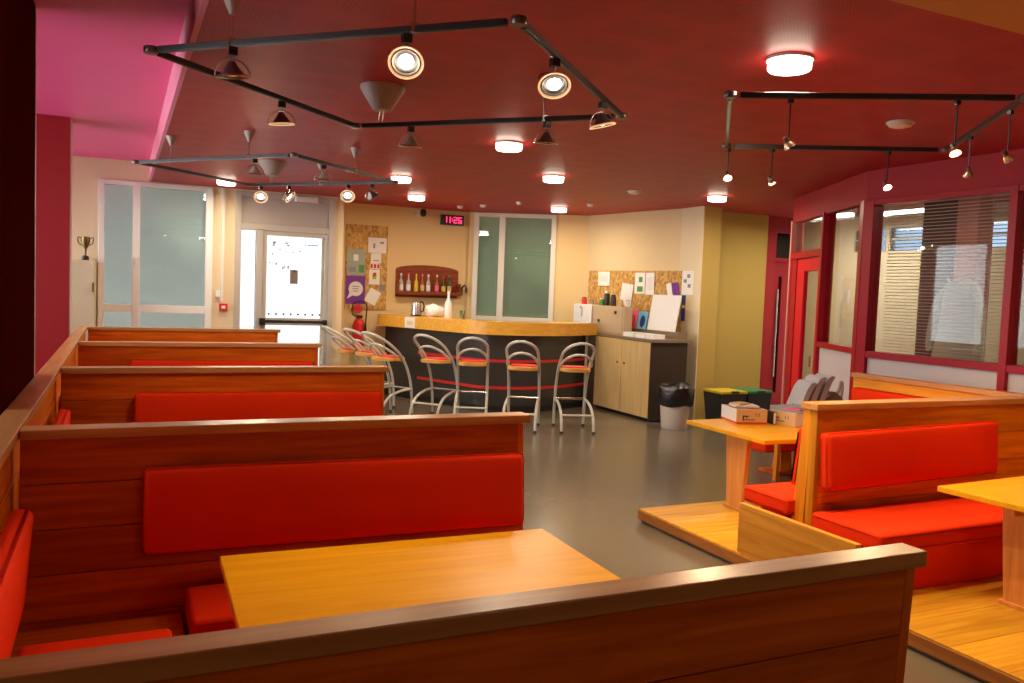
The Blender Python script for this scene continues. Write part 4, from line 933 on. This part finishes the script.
t = thing('emergency_light', 'white rectangular emergency light above the glass door', 'light', (2.45, 12.33, 2.85)); bx('body', 'white', t, 2.26, 2.58, 12.32, 12.38, 2.88, 2.96, bev=0.006); bx('diffuser', 'offwhite', t, 2.28, 2.56, 12.31, 12.32, 2.885, 2.95); bx('bracket', 'white', t, 2.38, 2.46, 12.37, 12.40, 2.90, 2.95)

# ------------------------------------------------------------------ ceiling lamps and detectors
def area(name, loc, r, e, col, parent):
    l = bpy.data.lights.new(name, 'AREA'); l.shape = 'DISK'; l.size = 2*r; l.energy = e; l.color = col
    o = bpy.data.objects.new(name, l); COL.objects.link(o); o.location = loc; o.parent = parent; return o
GL = 'round ceiling lamps'
def ceiling_lamp(label, x, y, e=None):
    t = thing('ceiling_lamp', label, 'lamp', (x, y, ZC), 0, GL)
    obj('base_ring', lathe(new(), [(0.122, -0.016), (0.122, -0.0005)], 24), 'white', t, world=False)
    obj('rim', lathe(new(), [(0.106, -0.066), (0.113, -0.056), (0.113, -0.016)], 28, cap=False), 'rim', t, world=False, smooth=True)
    obj('diffuser', lathe(new(), [(0.02, -0.072), (0.106, -0.066)], 28), 'opal', t, world=False, smooth=True)
    area('lamp_light', (0, 0, -0.09), 0.12, CEIL_E if e is None else e, (1.0, 0.83, 0.60), t)
    return t
for x, y, lb in ((3.22, 3.53, 'largest round ceiling lamp, above the track of small pendants on the right'), (3.06, 6.76, 'round ceiling lamp in the middle of the room between the two rows of booths'),
                 (4.33, 8.34, 'round ceiling lamp above the floor in front of the bar stools'), (6.76, 8.56, 'round ceiling lamp in front of the mustard pier'),
                 (5.98, 11.3, 'round ceiling lamp beside the top right corner of the bar window'), (3.74, 11.33, 'round ceiling lamp beside the digital clock'),
                 (1.22, 11.45, 'round ceiling lamp near the top of the frosted window'), (2.96, 9.56, 'round ceiling lamp just beyond the right tip of the far track')):  # last lamp is added in place of the track's bright end cap
    ceiling_lamp(lb, x, y)
ceiling_lamp('added ceiling lamp behind the view, brightening the nearest partition', 2.2, -1.8, 16.0)  # unseen added lamp, lifts the dark face of the nearest partition
def detector(label, x, y, r, kind='ceiling detector'):
    t = thing('smoke_detector', label, 'detector', (x, y, ZC))
    obj('base', lathe(new(), [(r, -0.012), (r, 0)], 20), 'offwhite', t, world=False); obj('sensor_head', lathe(new(), [(r*.45, -0.04), (r*.8, -0.03), (r*.85, -0.012)], 20), 'offwhite', t, world=False, smooth=True)
detector('large cream disc detector behind the pendant track on the right', 4.97, 4.31, 0.095)
detector('cream detector on the ceiling left of the mustard pier lamp', 5.72, 8.85, 0.085)
detector('small white ceiling disc above the bar window, left one', 4.96, 11.83, 0.05); detector('small white ceiling disc above the bar window, middle one', 5.19, 11.04, 0.05)
detector('small white ceiling disc right of the bar window', 6.07, 10.53, 0.05); detector('small white ceiling disc above the digital clock', 4.75, 12.24, 0.05)

# ------------------------------------------------------------------ lighting tracks
TZ = 2.78
def track(label, pts, loop, rods, feeds, stiff=True):
    c = sum((Vector((p[0], p[1], 0)) for p in pts), Vector())/len(pts)
    t = thing('lighting_track', label, 'lighting track', (c.x, c.y, TZ))
    P = [Vector((*p, TZ)) for p in pts]; n = len(P)
    for i in range(n if loop else n-1):
        a, b = P[i], P[(i+1) % n]; L_ = (b-a).length; M = Matrix.Translation(a) @ Matrix.Rotation(math.atan2(b.y-a.y, b.x-a.x), 4, 'Z')
        rl = obj('rail', xf(box(new(), 0.05, L_-0.05, -0.014, 0.014, -0.014, 0.014, bev=0.003), M), 'black', t)
        obj('rail_rib', xf(box(new(), 0.06, L_-0.06, -0.004, 0.004, -0.0175, -0.0145), M), 'shade', rl)
    for p in P: 
        obj('corner_joint', lathe(new(), [(0.03, -.017), (0.034, -.012), (0.034, .012), (0.03, .017)], 10, tuple(p)), 'shade', t, smooth=True)
        d = (p-Vector((c.x, c.y, TZ))).normalized()
    for x, y in rods:
        obj('hanger_cone', lathe(new(), [(0.012, TZ+.13), (0.045, ZC-.012), (0.045, ZC-.001)], 14, (x, y, 0)), 'greycone', t, smooth=True)
        obj('hanger_rod', tube(new(), [(x, y, TZ+.0), (x, y, TZ+.14)], 0.006, 6), 'chrome', t); bx('hanger_clip', 'chrome', t, x-.016, x+.016, y-.016, y+.016, TZ-.016, TZ+.026, bev=0.002)
    for x, y in feeds:
        obj('feed_canopy', lathe(new(), [(0.06, ZC-.155), (0.145, ZC-.02), (0.145, ZC-.001)], 24, (x, y, 0)), 'greycone', t, smooth=True)
        for s_ in (-.012, .012): obj('feed_wire', tube(new(), [(x+s_, y, ZC-.155), (x+s_, y+.03, TZ)], 0.004, 6), 'chrome', t)
    return t
A = [(0.12, 4.42), (1.43, 3.11), (2.72, 4.38), (1.43, 5.68)]
B = [(0.12, 8.69), (1.31, 7.26), (2.54, 8.40), (1.31, 9.79)]
Cc = [(2.90, 3.61), (4.14, 2.84), (5.09, 4.03), (3.84, 4.79)]
def on(a, b, f): return (a[0]+(b[0]-a[0])*f, a[1]+(b[1]-a[1])*f)
track('large square black lighting track nearest the camera, hung corner forward', A, True, [on(A[0], A[1], .25), on(A[0], A[1], .75), on(A[2], A[3], .27)], [(1.53, 5.40)])
track('smaller looking square black lighting track over the far left booths', B, True, [on(B[0], B[1], .24), on(B[0], B[1], .735), on(B[1], B[2], .55), on(B[2], B[3], .5)], [(1.46, 9.35)])
track('black lighting track with small hanging pendants over the right-hand booths', Cc, True, [], [])

def aim(dirv): return Vector((0, 0, -1)).rotation_difference(Vector(dirv).normalized()).to_matrix().to_4x4()
def spot(name, M, e, ang, parent, col=(1.0, 0.72, 0.42), r=0.02):
    l = bpy.data.lights.new(name, 'SPOT'); l.energy = e; l.spot_size = math.radians(ang); l.spot_blend = 0.6; l.color = col; l.shadow_soft_size = r
    o = bpy.data.objects.new(name, l); COL.objects.link(o); o.parent = parent; o.matrix_local = M; return o
def head(label, x, y, dirv, lit=True, mat_='shade', drop=0.125, e=None):
    t = thing('track_spotlight', label, 'spotlight', (x, y, TZ), 0, 'halogen spotlights on the square tracks')
    obj('adapter', box(new(), -.02, .02, -.02, .02, -.055, -0.018, bev=0.003), 'black', t, world=False); obj('stem', tube(new(), [(0, 0, -.055), (0, 0, -drop+.03)], .006, 6), 'chrome', t, world=False)
    M = Matrix.Translation((0, 0, -drop)) @ aim(dirv)
    obj('shade', xf(lathe(new(), [(0.016, .045), (0.022, .03), (0.060, -.022), (0.058, -.022), (0.02, .026)], 20, cap=False), M), mat_, t, world=False, smooth=True)
    obj('lens_ring', xf(lathe(new(), [(0.064, -.020), (0.074, -.027), (0.076, -.023), (0.066, -.016), (0.064, -.020)], 24, cap=False), M), 'litring' if lit else 'chrome', t, world=False, smooth=True)
    obj('reflector', xf(lathe(new(), [(0.019, .02), (0.035, .0), (0.056, -.018)], 20, cap=False), M), 'black', t, world=False, smooth=True)
    bm = new(); lathe(bm, [(0.033, -.010), (0.030, -.017), (0.015, -.020)], 18); obj('bulb', xf(bm, M), 'bulb' if lit else 'bulboff', t, world=False, smooth=True)
    bail = [(0.078*math.cos(a), 0, -.02+0.075*math.sin(a)) for a in [PI*k/12 for k in range(13)]]
    obj('wire_bail', xf(tube(new(), bail, .0035, 6), M), 'chrome', t, world=False, smooth=True)
    if lit: spot('halogen_light', M @ Matrix.Translation((0, 0, -.035)), SPOT_E if e is None else e, 95, t)
    return t
head('dark bronze spotlight pointing down near the left tip of the near track', 0.453, 4.087, (0.1, 0.1, -1), False)
head('lit spotlight turned towards the camera on the front left rail of the near track', 1.078, 3.462, (-0.25, -0.75, -0.75))
head('lit spotlight near the front corner of the near track, facing the camera', 1.771, 3.445, (-0.2, -0.65, -0.95))
head('lit spotlight pointing down at the right end of the near track', 2.392, 4.057, (0.25, -0.02, -1), e=110)
head('lit bronze spotlight tilted right on the rear left rail of the near track', 0.847, 5.119, (0.1, 0.1, -1))
head('grey unlit spotlight on the rear right rail of the near track, left one', 1.723, 5.384, (0.0, 0.1, -1), False, 'greycone')
head('dark unlit spotlight on the rear right rail of the near track, right one', 2.387, 4.716, (0.0, 0.1, -1), False)
head('grey spotlight pointing down on the front left rail of the far track', 1.039, 7.586, (0, .1, -1), False, 'greycone')
head('grey spotlight pointing down on the front right rail of the far track', 1.625, 7.552, (0, .1, -1), False, 'greycone')
head('lit spotlight at the rear corner of the far track, facing the camera', 1.397, 9.691, (-.15, -.8, -.6))
head('spotlight with amber lit side on the rear right rail of the far track', 1.65, 9.406, (0.7, -.3, -.6), True, e=12)
head('lit spotlight facing the camera on the rear right rail of the far track', 2.157, 8.832, (-.2, -.75, -.65))
head('dark spotlight tilted right near the right tip of the far track', 2.354, 8.61, (0.6, .3, -.8), False)
def pendant(label, x, y, ln, dirv, lit=True):
    t = thing('track_pendant', label, 'pendant lamp', (x, y, TZ), 0, 'small pendants on the right-hand track')
    obj('adapter', box(new(), -.012, .012, -.012, .012, -.04, -.018, bev=0.002), 'black', t, world=False); obj('stem', tube(new(), [(0, 0, -.03), (0, 0, -ln+.03)], .0045, 6), 'black', t, world=False)
    M = Matrix.Translation((0, 0, -ln)) @ aim(dirv)
    obj('lamp_holder', xf(lathe(new(), [(0.012, .04), (0.014, .012), (0.010, .008)], 10), M), 'shade', t, world=False, smooth=True)
    obj('reflector', xf(lathe(new(), [(0.012, .014), (0.026, -.008), (0.030, -.022), (0.028, -.022), (0.012, .01)], 16, cap=False), M), 'reflector', t, world=False, smooth=True)
    obj('bulb', xf(lathe(new(), [(0.022, -.016), (0.018, -.020)], 14), M), 'bulb' if lit else 'bulboff', t, world=False)
    if lit: spot('halogen_light', M @ Matrix.Translation((0, 0, -.03)), PEND_E, 110, t, (1.0, 0.66, 0.34), 0.012)
pendant('lit pendant on the front rail of the right-hand track, tilted right', 3.165, 3.446, 0.25, (.5, -.2, -.85))
pendant('lit pendant at the left rear corner of the right-hand track', 3.855, 4.781, 0.21, (-.3, -.6, -.75))
pendant('lit pendant on the rear rail of the right-hand track, left of the office corner', 4.112, 4.625, 0.24, (.35, -.4, -.85))
pendant('lit pendant glowing orange in front of the burgundy band above the office glass', 4.774, 4.222, 0.25, (-.2, -.6, -.75))
pendant('lit pendant below the front rail, near the right end of the track', 3.867, 3.009, 0.27, (-.2, -.5, -.85))
pendant('dark unlit pendant between the two right rails', 4.719, 3.565, 0.24, (.5, .4, -.7), False)
pendant('tan rimmed pendant at the far right of the track, tilted right', 4.268, 3.001, 0.26, (.75, -.1, -.6), True)

# ------------------------------------------------------------------ office behind the glass
for k, (y0, y1) in enumerate(((4.56, 5.88), (3.12, 4.45), (1.69, 3.01))):
    lb = ('venetian blind behind the left pane of the office glass', 'venetian blind behind the pane at the right edge', 'venetian blind behind the pane outside the right edge')[k]
    t = thing('venetian_blind', lb, 'blind', (XG+.17, (y0+y1)/2, 1.27), 0, 'office venetian blinds')
    sl0 = None
    for q in range(45):
        z = 1.285+q*0.0307
        if sl0 is None:
            sl0 = obj('slat', box(new(), -.0095, .0095, -(y1-y0)/2+.01, (y1-y0)/2-.01, -.0008, .0008), 'slat', t, world=False)
            sl0.location = (0, 0, z-1.27); sl0.rotation_euler = (0, math.radians(14), 0)
        else:
            c = sl0.copy(); COL.objects.link(c); c.parent = t; c.location = (0, 0, z-1.27)
    bx('head_rail', 'slat', t, XG+.15, XG+.19, y0+.01, y1-.01, 2.67, 2.70)
    for yy in (y0+.25, y1-.25): bx('cord', 'paper', t, XG+.169, XG+.171, yy-.001, yy+.001, 1.28, 2.67)
def fluorescent(label, x, y0, y1, z=2.86, e=13):
    t = thing('fluorescent_light', label, 'light', (x, (y0+y1)/2, z))
    bx('housing', 'white', t, x-.06, x+.06, y0, y1, z+.05, ZC-.001); bx('tube', 'tube', t, x-.035, x+.035, y0+.01, y1-.01, z, z+.045, bev=0.01)
    l = bpy.data.lights.new('tube_light', 'AREA'); l.shape = 'RECTANGLE'; l.size = 0.08; l.size_y = y1-y0; l.energy = e; l.color = (1.0, 0.95, 0.82)
    o = bpy.data.objects.new('tube_light', l); COL.objects.link(o); o.parent = t; o.location = (0, 0, -.02)
fluorescent('long fluorescent light on the office ceiling, seen through the glass', 8.9, 7.0, 7.95)
fluorescent('second fluorescent light, added deeper right to brighten the office', 8.0, 4.2, 5.2)  # added lamp, gives the office more light
fluorescent('fluorescent light near the corridor, added to brighten behind the oblique glass', 8.7, 8.2, 8.95, e=32)  # added lamp, set close to lift the wall behind the oblique pane
t = thing('office_table', 'white topped office table behind the blinds', 'table', (7.75, 5.0, 0))
bx('top', 'white', t, 7.35, 8.2, 4.5, 5.5, 1.02, 1.05, bev=0.004)
for xx in (7.40, 8.14):
    for yy in (4.55, 5.45): bx('leg', 'redframe', t, xx-.02, xx+.02, yy-.02, yy+.02, 0, 1.02)
t = thing('coat_stand', 'pale coat stand with a hooped top behind the office glass', 'coat stand', (7.9, 5.95, 0))
obj('pole', tube(new(), [(7.9, 5.95, .03), (7.9, 5.95, 2.0)], .02), 'offwhite', t, smooth=True); obj('foot', lathe(new(), [(.2, 0), (.19, .02), (.03, .04)], 16, (7.9, 5.95, 0)), 'offwhite', t)
for a in (0.4, 2.0, 3.6, 5.2): obj('hook', tube(new(), smooth_path([(7.9, 5.95, 1.9), (7.9+.10*math.cos(a), 5.95+.10*math.sin(a), 1.96), (7.9+.14*math.cos(a), 5.95+.14*math.sin(a), 2.02)]), .009, 6), 'offwhite', t, smooth=True)
t = thing('white_coat', 'long white coat hanging on the stand behind the office glass', 'coat', (7.9, 5.95, 1.0))
bm = new(); n = 24; R = []
for r, z in ((.05, 2.03), (.16, 1.96), (.20, 1.80), (.22, 1.55), (.26, 1.25), (.30, .95)):
    R.append([bm.verts.new((7.9+(r*(1+.12*math.sin(6*a)*(2.05-z)))*math.cos(a)*.62, 5.95+(r*(1+.12*math.sin(6*a)*(2.05-z)))*math.sin(a), z)) for a in [2*PI*k/n for k in range(n)]])
for P, Q in zip(R, R[1:]):
    for k in range(n): bm.faces.new((P[k], P[(k+1) % n], Q[(k+1) % n], Q[k]))
obj('body', bm, 'coat', t, smooth=True)
for s_ in (-1, 1): obj('sleeve', tube(new(), smooth_path([(7.9, 5.95+s_*.14, 1.93), (7.86, 5.95+s_*.24, 1.75), (7.84, 5.95+s_*.28, 1.40), (7.84, 5.95+s_*.27, 1.25)]), .05), 'coat', t, smooth=True)

# ------------------------------------------------------------------ outdoors
o = obj('paving', box(new(), -14, 14, 13.95, 34, -0.14, -0.02), 'ground'); o['kind'] = 'structure'; o.name = 'floor_outside'
o = obj('paving', box(new(), -20, -2.4, -6, 34, -0.14, -0.02), 'ground'); o['kind'] = 'structure'; o.name = 'floor_outside'
